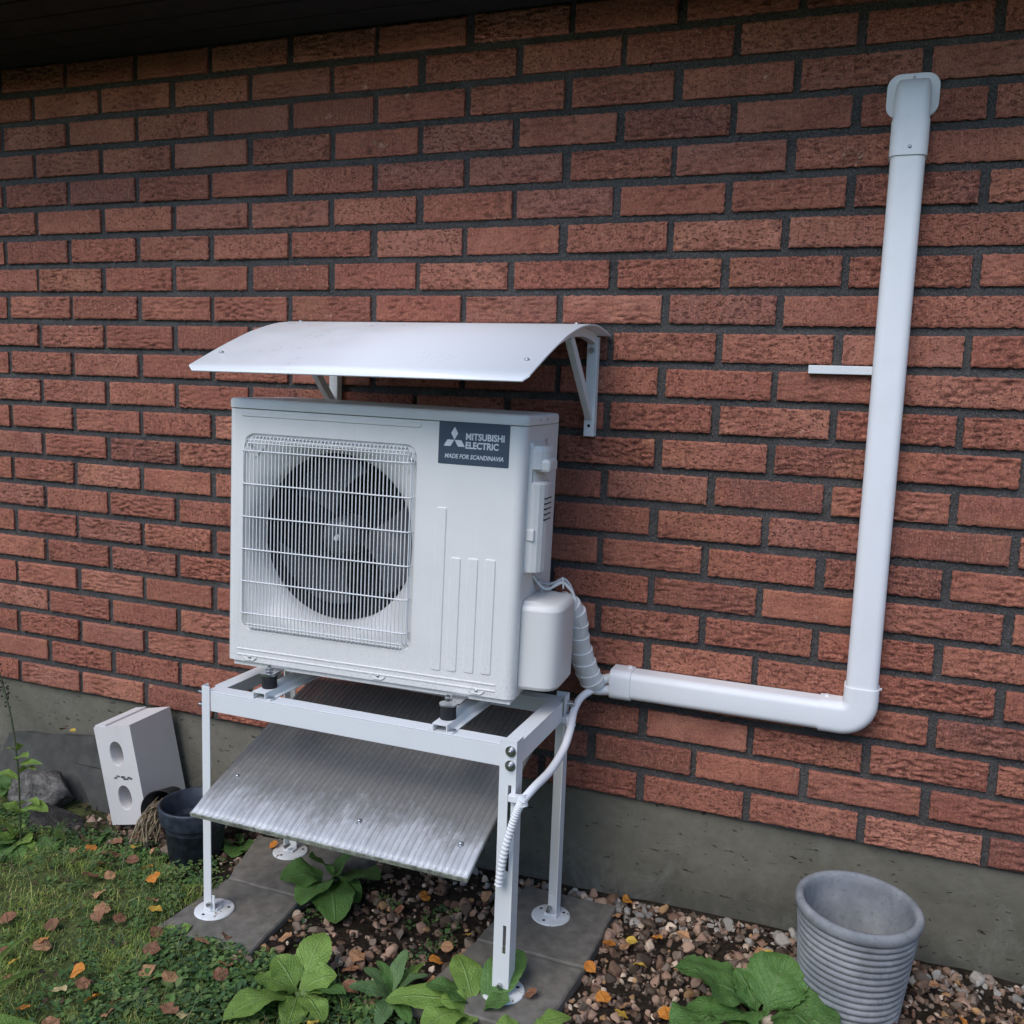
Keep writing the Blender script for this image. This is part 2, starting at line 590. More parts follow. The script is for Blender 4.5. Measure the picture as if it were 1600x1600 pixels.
M['unit'] = mat_unit()
M['foot'] = mat_foot()
M['unit_plastic'] = mat_paint('unit_plastic', (0.69, 0.68, 0.645), 0.45, 0.06)
M['grille'] = mat_paint('grille_coating', (0.74, 0.745, 0.74), 0.35, 0.03)
M['white_metal'] = mat_paint('powder_coat_white', (0.74, 0.75, 0.745), 0.38, 0.06)
M['awning'] = mat_paint('awning_white', (0.83, 0.83, 0.83), 0.30, 0.015)
M['duct'] = mat_paint('duct_plastic', (0.78, 0.785, 0.79), 0.5, 0.06)
M['wrap'] = mat_paint('wrap_tape', (0.72, 0.72, 0.70), 0.45, 0.08)
M['cable'] = mat_paint('grey_cable', (0.45, 0.45, 0.46), 0.5, 0.05)
M['dark'] = mat_plain('dark_interior', (0.012, 0.013, 0.015), 0.6, 0, 0.2)
M['fan'] = mat_plain('fan_plastic', (0.075, 0.078, 0.084), 0.45, 0, 0.15)
M['coil'] = mat_plain('coil_fins', (0.022, 0.023, 0.025), 0.55, 0.2, 0.3, 300)
M['rubber'] = mat_plain('black_rubber', (0.009, 0.009, 0.010), 0.6, 0, 0.2)
M['zinc'] = mat_plain('zinc_steel', (0.55, 0.56, 0.57), 0.32, 1.0, 0.15, 90)
M['badge'] = mat_plain('badge_slate', (0.052, 0.075, 0.105), 0.4, 0, 0.05)
M['letter'] = mat_plain('badge_letters', (0.66, 0.69, 0.72), 0.4, 0, 0.05)
M['block'] = mat_paint('aerated_block', (0.66, 0.63, 0.61), 0.9, 0.08, 0.5)
M['pot_dark'] = mat_plain('blue_black_pot', (0.030, 0.040, 0.058), 0.5, 0, 0.45, 45)
M['pot_grey'] = mat_plain('zinc_grey_pot', (0.225, 0.24, 0.262), 0.75, 0, 0.38, 11)
def mat_potgrey():
    t = NT('weathered_grey_pot')
    v = t.coord('Object')
    a_ = t.noise(v, 9, 5, 0.65, 0.5)
    b_ = t.noise(v, 60, 4, 0.7)
    st = t.n('Mapping')
    st.inputs['Scale'].default_value = (22, 22, 4)
    t.l(v, st.inputs['Vector'])
    d_ = t.noise(st.outputs[0], 1.0, 3, 0.6)
    c = t.ramp(a_, [(0.3, (0.165, 0.175, 0.185)), (0.5, (0.24, 0.25, 0.258)), (0.7, (0.33, 0.335, 0.335))])
    c = t.mix(t.ramp(b_, [(0.56, 0.0), (0.72, 0.6)]), c, (0.12, 0.125, 0.125))
    c = t.mix(t.ramp(d_, [(0.58, 0.0), (0.75, 0.4)]), c, (0.15, 0.155, 0.145))
    c = t.mix(t.ramp(t.noise(v, 140, 2, 0.5), [(0.72, 0.0), (0.76, 0.8)]), c, (0.05, 0.05, 0.045))
    return t.set(c, 0.8, t.bump(b_, 0.0015, 0.7), Specular_IOR_Level=0.3)


M['pot_grey'] = mat_potgrey()
M['slab'] = mat_plain('paving_concrete', (0.165, 0.150, 0.124), 0.8, 0, 0.3, 26)
M['slab2'] = mat_plain('broken_slab_concrete', (0.068, 0.066, 0.058), 0.85, 0, 0.35, 18)
def mat_rock(name, dark, light):
    t = NT(name)
    v = t.coord('Object')
    a_ = t.noise(v, 14, 5, 0.7, 1.2)
    b_ = t.noise(v, 70, 4, 0.75)
    c = t.mix(t.ramp(a_, [(0.38, 0.0), (0.62, 1.0)]), dark, light)
    c = t.mix(t.ramp(b_, [(0.5, 0.0), (0.7, 0.8)]), c, tuple(x * 0.4 for x in dark))
    return t.set(c, 0.9, t.bump(t.math('ADD', a_, t.math('MULTIPLY', b_, 0.6)), 0.012, 1.0), Specular_IOR_Level=0.25)


M['rock'] = mat_rock('grey_rock', (0.075, 0.068, 0.060), (0.25, 0.235, 0.215))
M['darkrock'] = mat_rock('dark_rock', (0.026, 0.023, 0.021), (0.075, 0.068, 0.060))
M['ground'] = mat_ground()
M['stone'] = mat_attr('gravel_stone', 0.75, 160, 0.0012, 0.45)
M['grass'] = mat_attr('grass_blade', 0.6, 60, 0, 0.2, 0.3)
M['sheet'] = mat_sheet()
M['leafA'] = mat_leaf('broad_leaf', (0.071, 0.151, 0.034), (0.122, 0.242, 0.057), (0.183, 0.295, 0.103), 0.5)
M['leafB'] = mat_leaf('bright_leaf', (0.152, 0.254, 0.046), (0.238, 0.366, 0.075), (0.317, 0.425, 0.149), 0.5)
M['leafC'] = mat_leaf('blue_green_leaf', (0.091, 0.165, 0.057), (0.146, 0.242, 0.086), (0.232, 0.330, 0.149), 0.55, 6)
M['straw'] = mat_plain('dry_straw', (0.26, 0.20, 0.12), 0.8, 0, 0.5, 60)
FALL = {}
for nm, d, l_ in (('brown', (0.195, 0.085, 0.043), (0.360, 0.169, 0.090)), ('tan', (0.405, 0.200, 0.095), (0.630, 0.338, 0.171)),
                  ('orange', (0.570, 0.188, 0.028), (0.825, 0.312, 0.048)), ('yellow', (0.630, 0.362, 0.048), (0.870, 0.550, 0.095)),
                  ('pale', (0.540, 0.425, 0.190), (0.750, 0.587, 0.285))):
    FALL[nm] = mat_leaf('fallen_' + nm, d, l_, tuple(x * 0.7 for x in d), 0.65, 8.0, 0.15)

# ------------------------------------------------------------------ ground
BX, BZ, JT = 0.28385, 0.0915, 0.0208     # brick module and joint
Z0 = 0.35                                # centre height of the lowest course


def smooth(a, b, x):
    t = max(0.0, min(1.0, (x - a) / (b - a)))
    return t * t * (3 - 2 * t)


def gz(x, y):
    z = 0.012 * smooth(1.7, 2.3, x) - 0.030 * (1 - smooth(0.1, 1.0, x))
    z += 0.012 * smooth(-0.35, 0.0, y) * smooth(1.6, 2.2, x)
    z += 0.030 * smooth(-0.36, -0.50, y) * smooth(0.1, 0.5, x) * (1 - smooth(1.05, 1.35, x))
    if -2 < x < 5 and -3.5 < y < 0.2:
        z += 0.010 * mnoise.noise((x * 3.1, y * 3.1, 0.3)) + 0.006 * mnoise.noise((x * 11, y * 11, 1.3))
    return z


gxs = np.concatenate([[-60, -30, -14, -7, -4], np.arange(-2.5, 5.01, 0.04), [6, 9, 16, 34, 62]])
gys = np.concatenate([[-60, -30, -14, -8, -5], np.arange(-3.4, 0.13, 0.04)])
gv = [(x, y, gz(x, y) if (-2.6 < x < 5.1 and y > -3.5) else (-0.03 if x < 0 else 0.0)) for y in gys for x in gxs]
nx = len(gxs)
gf = [(j * nx + i, j * nx + i + 1, (j + 1) * nx + i + 1, (j + 1) * nx + i) for j in range(len(gys) - 1) for i in range(nx - 1)]
tag(MB().add(gv, gf, True).build('ground', M['ground']), 'dark soil and mossy ground in front of the house wall', kind='structure')

# ------------------------------------------------------------------ the house wall
house = empty('brick_house', (1.2, 0.0, 0.0))
house_off = Vector((-1.2, 0, 0))
house['kind'] = 'thing'
tag(house, 'red brick house wall with dark mortar, concrete plinth and dark eave', 'house')


def hb(mb, name, mat, parent=None):
    o = mb.build(name, mat, parent or house)
    if parent is None:
        o.location = house_off
    return o


top_z = Z0 + BZ * 24.5
mb = MB()
# mortar face as an uneven sheet over a solid core
xs = np.arange(-2.6, 5.61, 0.02)
zs = np.arange(Z0 - BZ / 2 + 0.004, top_z, 0.0114)
mv = [(x, 0.0100 + 0.0028 * mnoise.noise((x * 23, z * 37, 4.0)) + 0.0016 * mnoise.noise((x * 70, z * 90, 8.0)), z) for z in zs for x in xs]
nn = len(xs)
mb.add(mv, [(j * nn + i, j * nn + i + 1, (j + 1) * nn + i + 1, (j + 1) * nn + i) for j in range(len(zs) - 1) for i in range(nn - 1)], True)
mb.box(-2.6, 5.6, 0.03, 0.30, Z0 - BZ / 2 + 0.006, top_z)
wall = hb(mb, 'wall', M['mortar'])

# concrete plinth with a slightly uneven face, set back a little under the bricks
mb = MB()
xs = np.arange(-2.6, 5.61, 0.04)
zs = np.linspace(-0.35, Z0 - BZ / 2 - 0.001, 20)
pv = [(x, 0.022 + 0.004 * mnoise.noise((x * 2.2, z * 5, 7.0)) + 0.0015 * mnoise.noise((x * 14, z * 14, 2.0)), z) for z in zs for x in xs]
nn = len(xs)
mb.add(pv, [(j * nn + i, j * nn + i + 1, (j + 1) * nn + i + 1, (j + 1) * nn + i) for j in range(len(zs) - 1) for i in range(nn - 1)], True)
mb.box(-2.6, 5.6, 0.04, 0.30, -0.35, Z0 - BZ / 2 - 0.004)
hb(mb, 'concrete_plinth', M['concrete'])


def brick_mesh(k, w, relief=True):
    """one brick; the rustic face relief is real, shared by all bricks of the same mould"""
    r = random.Random(100 + k)
    h = BZ - JT
    nx_, nz_ = (56, 20) if relief else (6, 3)
    smoothface = (0.15, 0.25, 0.4, 0.3, 0.2)[k % 5] if k % 8 < 3 else r.uniform(0.8, 1.35)
    sx, sz = r.uniform(26, 48), r.uniform(85, 140)
    o = Vector((k * 7.3, k * 3.1, 0))
    ex = [(r.uniform(-1, 1), r.uniform(-1, 1)) for _ in range(4)]
    mbb = MB()
    vs, dep = [], []
    for j in range(nz_ + 1):
        for i in range(nx_ + 1):
            u, v_ = i / nx_, j / nz_
            x, z = (u - 0.5) * w, (v_ - 0.5) * h
            # wavy arrises
            x += 0.0032 * mnoise.noise((z * 95 + k, 3.0 if u > .5 else 9.0, k)) * abs(2 * u - 1) ** 6
            z += 0.0030 * mnoise.noise((x * 70 + k, 5.0 if v_ > .5 else 1.0, k)) * abs(2 * v_ - 1) ** 4
            d = min((0.5 - abs(u - 0.5)) * w, (0.5 - abs(v_ - 0.5)) * h)
            edge = max(0.0, 1 - d / 0.004)
            y = 0.0028 * edge * edge
            if relief:
                zone = smooth(-0.35, 0.25, mnoise.noise((x * 9 + o.x, z * 9, 2.0)))
                wx = x + 0.006 * mnoise.noise((x * 50, z * 60 + o.y, 4.0))
                rip = mnoise.noise((wx * sx + o.x, 0.0, z * sz + o.y)) + 0.55 * mnoise.noise((wx * sx * 2.3 + o.y, 4.0, z * sz * 1.9))
                rip = max(-0.55, min(0.35, rip))
                fade = min(1.0, d / 0.005)
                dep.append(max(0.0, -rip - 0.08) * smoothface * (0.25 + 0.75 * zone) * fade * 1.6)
                y += -0.0068 * rip * smoothface * (0.25 + 0.75 * zone) * (0.3 + 0.7 * fade)
                y += 0.0010 * mnoise.noise((x * 160 + o.x, z * 160, 1.0)) * (0.4 + smoothface)
            vs.append(Vector((x, y, z)))
    n1 = nx_ + 1
    fs = [(j * n1 + i, j * n1 + i + 1, (j + 1) * n1 + i + 1, (j + 1) * n1 + i) for j in range(nz_) for i in range(nx_)]
    mbb.add(vs, fs, relief)
    ring = [i for i in range(n1)] + [j * n1 + nx_ for j in range(1, nz_ + 1)] + [nz_ * n1 + i for i in range(nx_ - 1, -1, -1)] + [j * n1 for j in range(nz_ - 1, 0, -1)]
    mbb.loft([[Vector((vs[q].x, 0.030, vs[q].z)) for q in ring], [vs[q] for q in ring]], True, False, False, False)
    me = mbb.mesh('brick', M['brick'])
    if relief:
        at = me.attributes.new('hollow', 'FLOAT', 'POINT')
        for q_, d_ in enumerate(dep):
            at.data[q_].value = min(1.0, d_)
    return me


BW = BX - JT
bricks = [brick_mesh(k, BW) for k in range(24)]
plain = [brick_mesh(k, BW, False) for k in range(4)]
extra = MB()
for c in range(0, 25):
    zc = Z0 + BZ * c
    off = 0.0 if c % 2 == 0 else 0.5
    for i in range(-9, 19):
        xc = (i + off + 0.5) * BX
        if xc < -2.4 or xc > 5.4:
            continue
        dx, dz = rnd.uniform(-0.0035, 0.0035), rnd.uniform(-0.0018, 0.0018)
        loc = Vector((xc + dx, rnd.uniform(-0.0022, 0.0012), zc + dz))
        rot = Matrix.Rotation(rnd.uniform(-0.007, 0.007), 4, 'Y') @ Matrix.Rotation(rnd.uniform(-0.006, 0.006), 4, 'Z') @ Matrix.Rotation(rnd.uniform(-0.012, 0.012), 4, 'X')
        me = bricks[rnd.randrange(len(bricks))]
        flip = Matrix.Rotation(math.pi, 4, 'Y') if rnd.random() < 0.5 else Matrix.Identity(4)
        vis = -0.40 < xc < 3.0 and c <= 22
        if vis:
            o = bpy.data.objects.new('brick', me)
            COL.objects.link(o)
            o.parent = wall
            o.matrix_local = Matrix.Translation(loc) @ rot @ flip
        else:
            m = Matrix.Translation(loc) @ rot
            me = plain[rnd.randrange(4)]
            extra.add([m @ v.co for v in me.vertices], [tuple(p.vertices) for p in me.polygons])
eb = extra.build('brick', M['brick'], wall)
tag(eb, kind='stuff')

# eave: dark boarded soffit, fascia and the roof edge above
EZ = 2.400
eave = MB()
eave.box(-2.8, 5.8, -0.53, 0.32, EZ + 0.026, EZ + 0.06)
eave_o = hb(eave, 'eave', M['eave'])
for k in range(5):
    y1 = -0.006 - k * 0.104
    MB().box(-2.75, 5.75, y1 - 0.099, y1, EZ, EZ + 0.024, bev=0.003).build('soffit_board', M['eave'], eave_o)
MB().box(-2.8, 5.8, -0.555, -0.532, EZ - 0.02, EZ + 0.16, bev=0.003).build('fascia_board', M['eave'], eave_o)
mb = MB()
mb.add([(-2.9, -0.62, EZ + 0.16), (5.9, -0.62, EZ + 0.16), (5.9, 2.2, EZ + 1.1), (-2.9, 2.2, EZ + 1.1), (-2.9, -0.62, EZ + 0.20), (5.9, -0.62, EZ + 0.20), (5.9, 2.2, EZ + 1.14), (-2.9, 2.2, EZ + 1.14)],
       [(3, 2, 1, 0), (4, 5, 6, 7), (0, 1, 5, 4), (1, 2, 6, 5), (2, 3, 7, 6), (3, 0, 4, 7)])
hb(mb, 'roof', M['eave'])
mb = MB()
mb.box(-2.6, 5.6, 0.31, 2.2, -0.35, EZ + 0.12)
hb(mb, 'back_building', M['mortar'])

# added unseen mass behind the camera; blocks low sky, darkens under the awning
mb = MB()
hx = np.linspace(-9, 13, 90)
prof_h = [(-7.0, -0.1), (-6.8, 0.8), (-6.9, 1.4), (-7.05, 2.0), (-7.25, 2.4), (-7.7, 2.55), (-8.2, 2.4), (-8.5, 1.7), (-8.6, 0.8), (-8.5, -0.1)]
rings = []
for x in hx:
    rings.append([Vector((x, y + 0.35 * mnoise.noise((x * 1.3, z * 1.3, 1.0)) + 0.15 * mnoise.noise((x * 4, z * 4, 2.0)), z + 0.3 * mnoise.noise((x * 0.9, y, 5.0)) * (z > 0))) for y, z in prof_h])
mb.loft(rings, False, False, False, True)
M['sky_blocker'] = mat_plain('sky_blocker_green', (0.030, 0.045, 0.018), 0.9, 0, 0.7, 18)
tag(mb.build('sky_blocker', M['sky_blocker']), 'added dark green mass, unseen, blocking the low sky behind the camera', 'sky_blocker')

# ------------------------------------------------------------------ paving slabs
def slab(poly_px, z, label, th=0.045, mat='slab', grp='grey paving slabs under the stand feet'):
    pts = [at_z(px, py, z) for px, py in poly_px]
    cen = sum(pts, Vector()) / 4
    out = []
    r = random.Random(int(cen.x * 1000))
    for k in range(4):
        a, b = pts[k], pts[(k + 1) % 4]
        for i in range(6):
            p = a.lerp(b, i / 6)
            out.append(Vector((p.x - cen.x + r.uniform(-.0015, .0015), p.y - cen.y + r.uniform(-.0015, .0015), 0)))
    mbs = MB()
    low = [Vector((p.x, p.y, -th)) for p in out]
    mid = [Vector((p.x, p.y, -0.004)) for p in out]
    top = [Vector((p.x * (1 - 0.004 / p.length), p.y * (1 - 0.004 / p.length), 0)) for p in out]
    if (pts[1] - pts[0]).cross(pts[2] - pts[1]).z < 0:
        low, mid, top = low[::-1], mid[::-1], top[::-1]
    mbs.loft([low, mid, top], True, True, True, False)
    o = mbs.build('paving_slab', M[mat])
    o.location = (cen.x, cen.y, z)
    return tag(o, label, 'paving slab', grp)


SL = 0.036
slab([(412, 1288), (600, 1322), (458, 1396), (362, 1372), ][0:4] if False else [(402, 1305), (588, 1338), (474, 1402), (357, 1371)], SL, 'grey paving slab under the rear left foot of the stand')
slab([(355, 1373), (471, 1404), (388, 1492), (246, 1446)], SL, 'grey paving slab under the front left foot of the stand')
slab([(822, 1382), (963, 1416), (914, 1511), (745, 1466)], SL, 'grey paving slab under the rear right foot of the stand')
slab([(742, 1470), (912, 1515), (842, 1615), (640, 1560)], SL, 'grey paving slab under the front right foot of the stand')

# ------------------------------------------------------------------ metal stand
stand = empty('metal_stand', (1.4, -0.367, SL))
tag(stand, 'white angle iron stand with four legs carrying the outdoor unit', 'stand')
SO = Vector((-1.4, 0.367, -SL))


def sp(mb, name, mat, parent=None):
    o = mb.build(name, mat, parent or stand)
    if parent is None:
        o.location = SO
    return o


FX0, FX1, FY0, FY1 = 0.977, 1.832, -0.557, -0.178     # outer faces of the four legs
LT = 0.636                                           # top of the frame
T = 0.003
W_ = 0.040


def angle_leg(x, y, sx, sy, slots, W_=0.040):
    """L profile: outer corner at (x,y), flanges run towards sx (front/back flange) and sy (side flange)"""
    mbl = MB()
    z0, z1 = SL + 0.006, LT + 0.012
    xa, xb = sorted((x, x + sx * W_))
    ya, yb = sorted((y, y + sy * T))
    if slots:
        s0, s1 = xa + 0.022, xa + 0.030
        mbl.box(xa, s0, ya, yb, z0, z1)
        mbl.box(s1, xb, ya, yb, z0, z1)
        zz = z0
        for a, b in slots:
            mbl.box(s0, s1, ya, yb, zz, a)
            zz = b
        mbl.box(s0, s1, ya, yb, zz, z1)
    else:
        mbl.box(xa, xb, ya, yb, z0, z1, bev=0.0008)
    xa, xb = sorted((x, x + sx * T))
    ya, yb = sorted((y + sy * T, y + sy * W_))
    mbl.box(xa, xb, ya, yb, z0, z1)
    return mbl


slots_f = [(0.14, 0.21), (0.34, 0.545)]
for (x, y, sx, sy) in ((FX0, FY0, 1, 1), (FX1, FY0, -1, 1), (FX1, FY1, -1, -1), (FX0, FY1, 1, -1)):
    front = y == FY0
    leg = sp(angle_leg(x, y, sx, sy, slots_f if (front and sx < 0) else None, 0.024 if sx > 0 else 0.040 if front else 0.034), 'leg', M['white_metal'])
    cx, cy = x + sx * 0.020, y + sy * 0.018
    mbp = MB()
    n = 40
    prof = [(0.0005, SL + 0.0052), (0.047, SL + 0.0052), (0.0505, SL + 0.004), (0.0515, SL + 0.001)]
    mbp.lathe(prof, n, (cx, cy, 0))
    plate = sp(mbp, 'foot_plate', M['foot'])
    mbk = MB().box(cx - 0.016, cx + 0.016, cy - sy * 0.0 - 0.012, cy + 0.012, SL + 0.005, SL + 0.012, bev=0.002)
    mbk.box(cx - 0.012, cx + 0.012, y + sy * 0.0045 - 0.0015, y + sy * 0.0045 + 0.0015, SL + 0.006, SL + 0.05, bev=0.0008)
    mbk.build('bracket', M['white_metal'], plate)
    mbn = MB().tube([(cx, cy - 0.008, SL + 0.028), (cx, cy - 0.028, SL + 0.028)], 0.006, 6)
    mbn.build('bolt', M['zinc'], plate)
    for a in (0.6, 2.7, 4.5):
        hx, hy = cx + 0.036 * math.cos(a), cy + 0.036 * math.sin(a)
        MB().cyl((hx, hy, SL + 0.0045), (hx, hy, SL + 0.0056), 0.0042, 12).build('hole', M['dark'], plate)
    # two hex bolts through each corner
    for zb in (LT - 0.012, LT - 0.045):
        mb2 = MB()
        if front and sx > 0:      # threaded ends stick out sideways on the left
            mb2.tube([(x - 0.022, y + 0.018, zb), (x + 0.002, y + 0.018, zb)], 0.0042, 10)
            mb2.tube([(x - 0.009, y + 0.018, zb), (x - 0.001, y + 0.018, zb)], 0.0085, 6)
        elif front:
            xx = x - 0.014
            mb2.tube([(xx, y - 0.0002, zb), (xx, y - 0.0022, zb)], 0.0125, 20)
            mb2.tube([(xx, y - 0.002, zb), (xx, y - 0.009, zb)], 0.0082, 6)
            mb2.tube([(xx, y - 0.009, zb), (xx, y - 0.014, zb)], 0.0045, 10)
        else:
            mb2.tube([(x, y - 0.014, zb), (x + sx * -0.011, y - 0.014, zb)], 0.0085, 6)
            mb2.tube([(x + sx * -0.011, y - 0.014, zb), (x + sx * -0.018, y - 0.014, zb)], 0.0045, 10)
        sp(mb2, 'bolt', M['zinc'])

BH = 0.052
G = 0.0035
mb = MB()
mb.box(FX0 + 0.024, FX1 - 0.041, FY0 + G, FY0 + G + T, LT - BH, LT - T - 0.0005, bev=0.0008)
mb.box(FX0 + 0.012, FX1 - 0.012, FY0 + G, FY0 + G + 0.042, LT - T, LT, bev=0.0008)
sp(mb, 'front_beam', M['white_metal'])
mb = MB()
mb.box(FX0 + 0.024, FX1 - 0.024, FY1 - G - T, FY1 - G, LT - BH, LT - T - 0.0005)
mb.box(FX0 + 0.012, FX1 - 0.012, FY1 - G - 0.04, FY1 - G, LT - T, LT)
sp(mb, 'rear_beam', M['white_metal'])
for x, s in ((FX0, 1), (FX1, -1)):
    mb = MB()
    a, b = sorted((x + s * G, x + s * (G + T)))
    mb.box(a, b, FY0 + 0.048, FY1 - 0.046, LT - BH, LT - T - 0.0005)
    a, b = sorted((x + s * G, x + s * 0.042))
    mb.box(a, b, FY0 + 0.048, FY1 - 0.046, LT - T - 0.0002, LT - 0.0002)
    sp(mb, 'side_beam', M['white_metal'])

RT = LT + 0.019                                       # top of the cross rails
for rx in (1.146, 1.640):
    mb = MB()
    for (a, b, c, d) in ((-0.019, 0.019, RT - LT - 0.003, RT - LT), (-0.019, -0.016, 0.003, RT - LT - 0.003), (0.016, 0.019, 0.003, RT - LT - 0.003),
                         (-0.033, -0.016, 0.0006, 0.003), (0.016, 0.033, 0.0006, 0.003)):
        mb.box(rx + a, rx + b, FY0 + 0.006, FY1 - 0.006, LT + c, LT + d)
    rail = sp(mb, 'cross_rail', M['white_metal'])
    MB().tube([(rx + 0.026, FY0 + 0.020, LT + 0.003), (rx + 0.026, FY0 + 0.020, LT + 0.0055)], 0.009, 18).build('bolt_head', M['zinc'], rail)
    for ry in (FY0 + 0.05, FY1 - 0.05):
        mb = MB().lathe([(0.0005, RT), (0.0185, RT), (0.0195, RT + 0.004), (0.0185, RT + 0.016), (0.0195, RT + 0.028), (0.0185, RT + 0.032), (0.0005, RT + 0.032)], 24, (rx, ry, 0))
        dmp = sp(mb, 'rubber_damper', M['rubber'])
        mb = MB().tube([(rx, ry, RT + 0.0325), (rx, ry, RT + 0.036)], 0.0215, 24)
        mb.tube([(rx, ry, RT + 0.0425), (rx, ry, RT + 0.050)], 0.0095, 6)
        mb.tube([(rx, ry, RT + 0.050), (rx, ry, RT + 0.058)], 0.0045, 10)
        mb.build('washer_nut', M['zinc'], dmp)

# ------------------------------------------------------------------ outdoor unit
UW, UH, UD = 0.766, 0.672, 0.305
UZ = RT + 0.0375
unit = empty('heat_pump', (1.0065, -0.490, 0.7015), (0, 0.0165, math.radians(4.49)))
tag(unit, 'white outdoor heat pump unit with round fan grille on the metal stand', 'heat pump')


def up(mb, name, mat, parent=None):
    return mb.build(name, mat, parent or unit)


HX0, HX1, HZ0, HZ1 = 0.040, 0.503, 0.085, 0.588
HCX, HCZ = 0.2715, 0.3365
CR = 0.022
XL = -0.006                               # left end of the casing


def casing():
    mbc = MB()
    hole = rrect(HX0, HX1, HZ0, HZ1, 0.030, 8)
    n = len(hole)
    x0, x1, z0, z1 = XL + CR, UW - CR, 0.004, 0.646

    def outer(p):
        dx, dz = p[0] - HCX, p[1] - HCZ
        t = 1e9
        if dx > 1e-9:
            t = min(t, (x1 - HCX) / dx)
        if dx < -1e-9:
            t = min(t, (x0 - HCX) / dx)
        if dz > 1e-9:
            t = min(t, (z1 - HCZ) / dz)
        if dz < -1e-9:
            t = min(t, (z0 - HCZ) / dz)
        return (HCX + dx * t, HCZ + dz * t)
    # the front sheet around the fan opening
    A = [Vector((p[0], 0, p[1])) for p in hole]
    O = [outer(p) for p in hole]
    for corner in ((x0, z0), (x1, z0), (x1, z1), (x0, z1)):
        k = min(range(n), key=lambda i: (O[i][0] - corner[0]) ** 2 + (O[i][1] - corner[1]) ** 2)
        O[k] = corner
    O3 = [Vector((p[0], 0, p[1])) for p in O]
    mbc.loft([O3, A], True, False, False, False)
    # rolled rim into the recess
    rim1 = [Vector((p[0] + (HCX - p[0]) * 0.006, 0.0015, p[1] + (HCZ - p[1]) * 0.006)) for p in hole]
    rim2 = [Vector((p[0] + (HCX - p[0]) * 0.012, 0.006, p[1] + (HCZ - p[1]) * 0.012)) for p in hole]
    mbc.loft([A, rim1, rim2], True, False, False, True)
    # body: rounded front corners, sides, back, bottom
    prof = [(UW - CR, 0.0)]
    for k in range(1, 7):
        a = math.radians(90 * k / 6)
        prof.append((UW - CR + CR * math.sin(a), CR - CR * math.cos(a)))
    prof.append((UW, 0.030))
    profl = [(XL + CR - CR * math.sin(math.radians(90 * k / 6)), CR - CR * math.cos(math.radians(90 * k / 6))) for k in range(0, 7)] + [(XL, UD), (UW - 0.0022, UD), (UW - 0.0022, 0.0325), (UW - 0.006, 0.0325), (UW - 0.006, 0.030)]
    mbc.loft([[Vector((p[0], p[1], z0)) for p in prof], [Vector((p[0], p[1], z1)) for p in prof]], False, False, False, True)
    mbc.loft([[Vector((p[0], p[1], z0)) for p in profl[:8]], [Vector((p[0], p[1], z1)) for p in profl[:8]]], False, False, False, True)
    mbc.loft([[Vector((p[0], p[1], z0)) for p in profl[7:] + [(UW, 0.030)]], [Vector((p[0], p[1], z1)) for p in profl[7:] + [(UW, 0.030)]]], False, False, False, False)
    bot = [(p[0], p[1]) for p in prof] + [(UW - 0.0022, UD), (XL, UD)] + [(p[0], p[1]) for p in profl[6::-1]]
    mbc.add([Vector((p[0], p[1], z0)) for p in bot], [tuple(range(len(bot)))[::-1]])
    return mbc


up(casing(), 'casing', M['unit'])
# base pan under the casing, slightly inset
up(MB().box(0.012, UW - 0.010, 0.010, UD - 0.005, -0.010, 0.0035), 'base_pan', M['unit'])

# bell mouth: from the square recess to the round throat
def ring_rr(s, y, r):
    return [Vector((HCX + (p[0] - HCX) * s, y, HCZ + (p[1] - HCZ) * s)) for p in rrect(HX0, HX1, HZ0, HZ1, r, 8)]


RF, FD = 0.213, 0.050
base = []
_o = rrect(HX0, HX1, HZ0, HZ1, 0.030, 8)
for _a, _b in zip(_o, _o[1:] + _o[:1]):
    _k = max(1, int(math.hypot(_b[0] - _a[0], _b[1] - _a[1]) / 0.012))
    base += [(_a[0] + (_b[0] - _a[0]) * i / _k, _a[1] + (_b[1] - _a[1]) * i / _k) for i in range(_k)]
angs = [math.atan2(p[1] - HCZ, p[0] - HCX) for p in base]
mb = MB()
rings = []
for k in range(13):
    t = k / 12
    e = t ** 0.75
    y = 0.006 + (FD - 0.006) * (t ** 1.9)
    rr_ = []
    for p, a in zip(base, angs):
        q = (HCX + (p[0] - HCX) * 0.988, HCZ + (p[1] - HCZ) * 0.988)
        c = (HCX + RF * math.cos(a), HCZ + RF * math.sin(a))
        rr_.append(Vector((q[0] + (c[0] - q[0]) * e, y, q[1] + (c[1] - q[1]) * e)))
    rings.append(rr_)
rings.append([Vector((HCX + RF * math.cos(a), FD + 0.03, HCZ + RF * math.sin(a))) for a in angs])
mb.loft(rings, True, False, False, True)
up(mb, 'fan_shroud', M['unit'])
mb = MB()
mb.loft([[Vector((HCX + RF * 1.004 * math.cos(2 * math.pi * i / 48), y, HCZ + RF * 1.004 * math.sin(2 * math.pi * i / 48))) for i in range(48)] for y in (FD + 0.028, 0.20)], True, False, True, True)
up(mb, 'fan_chamber', M['coil'])
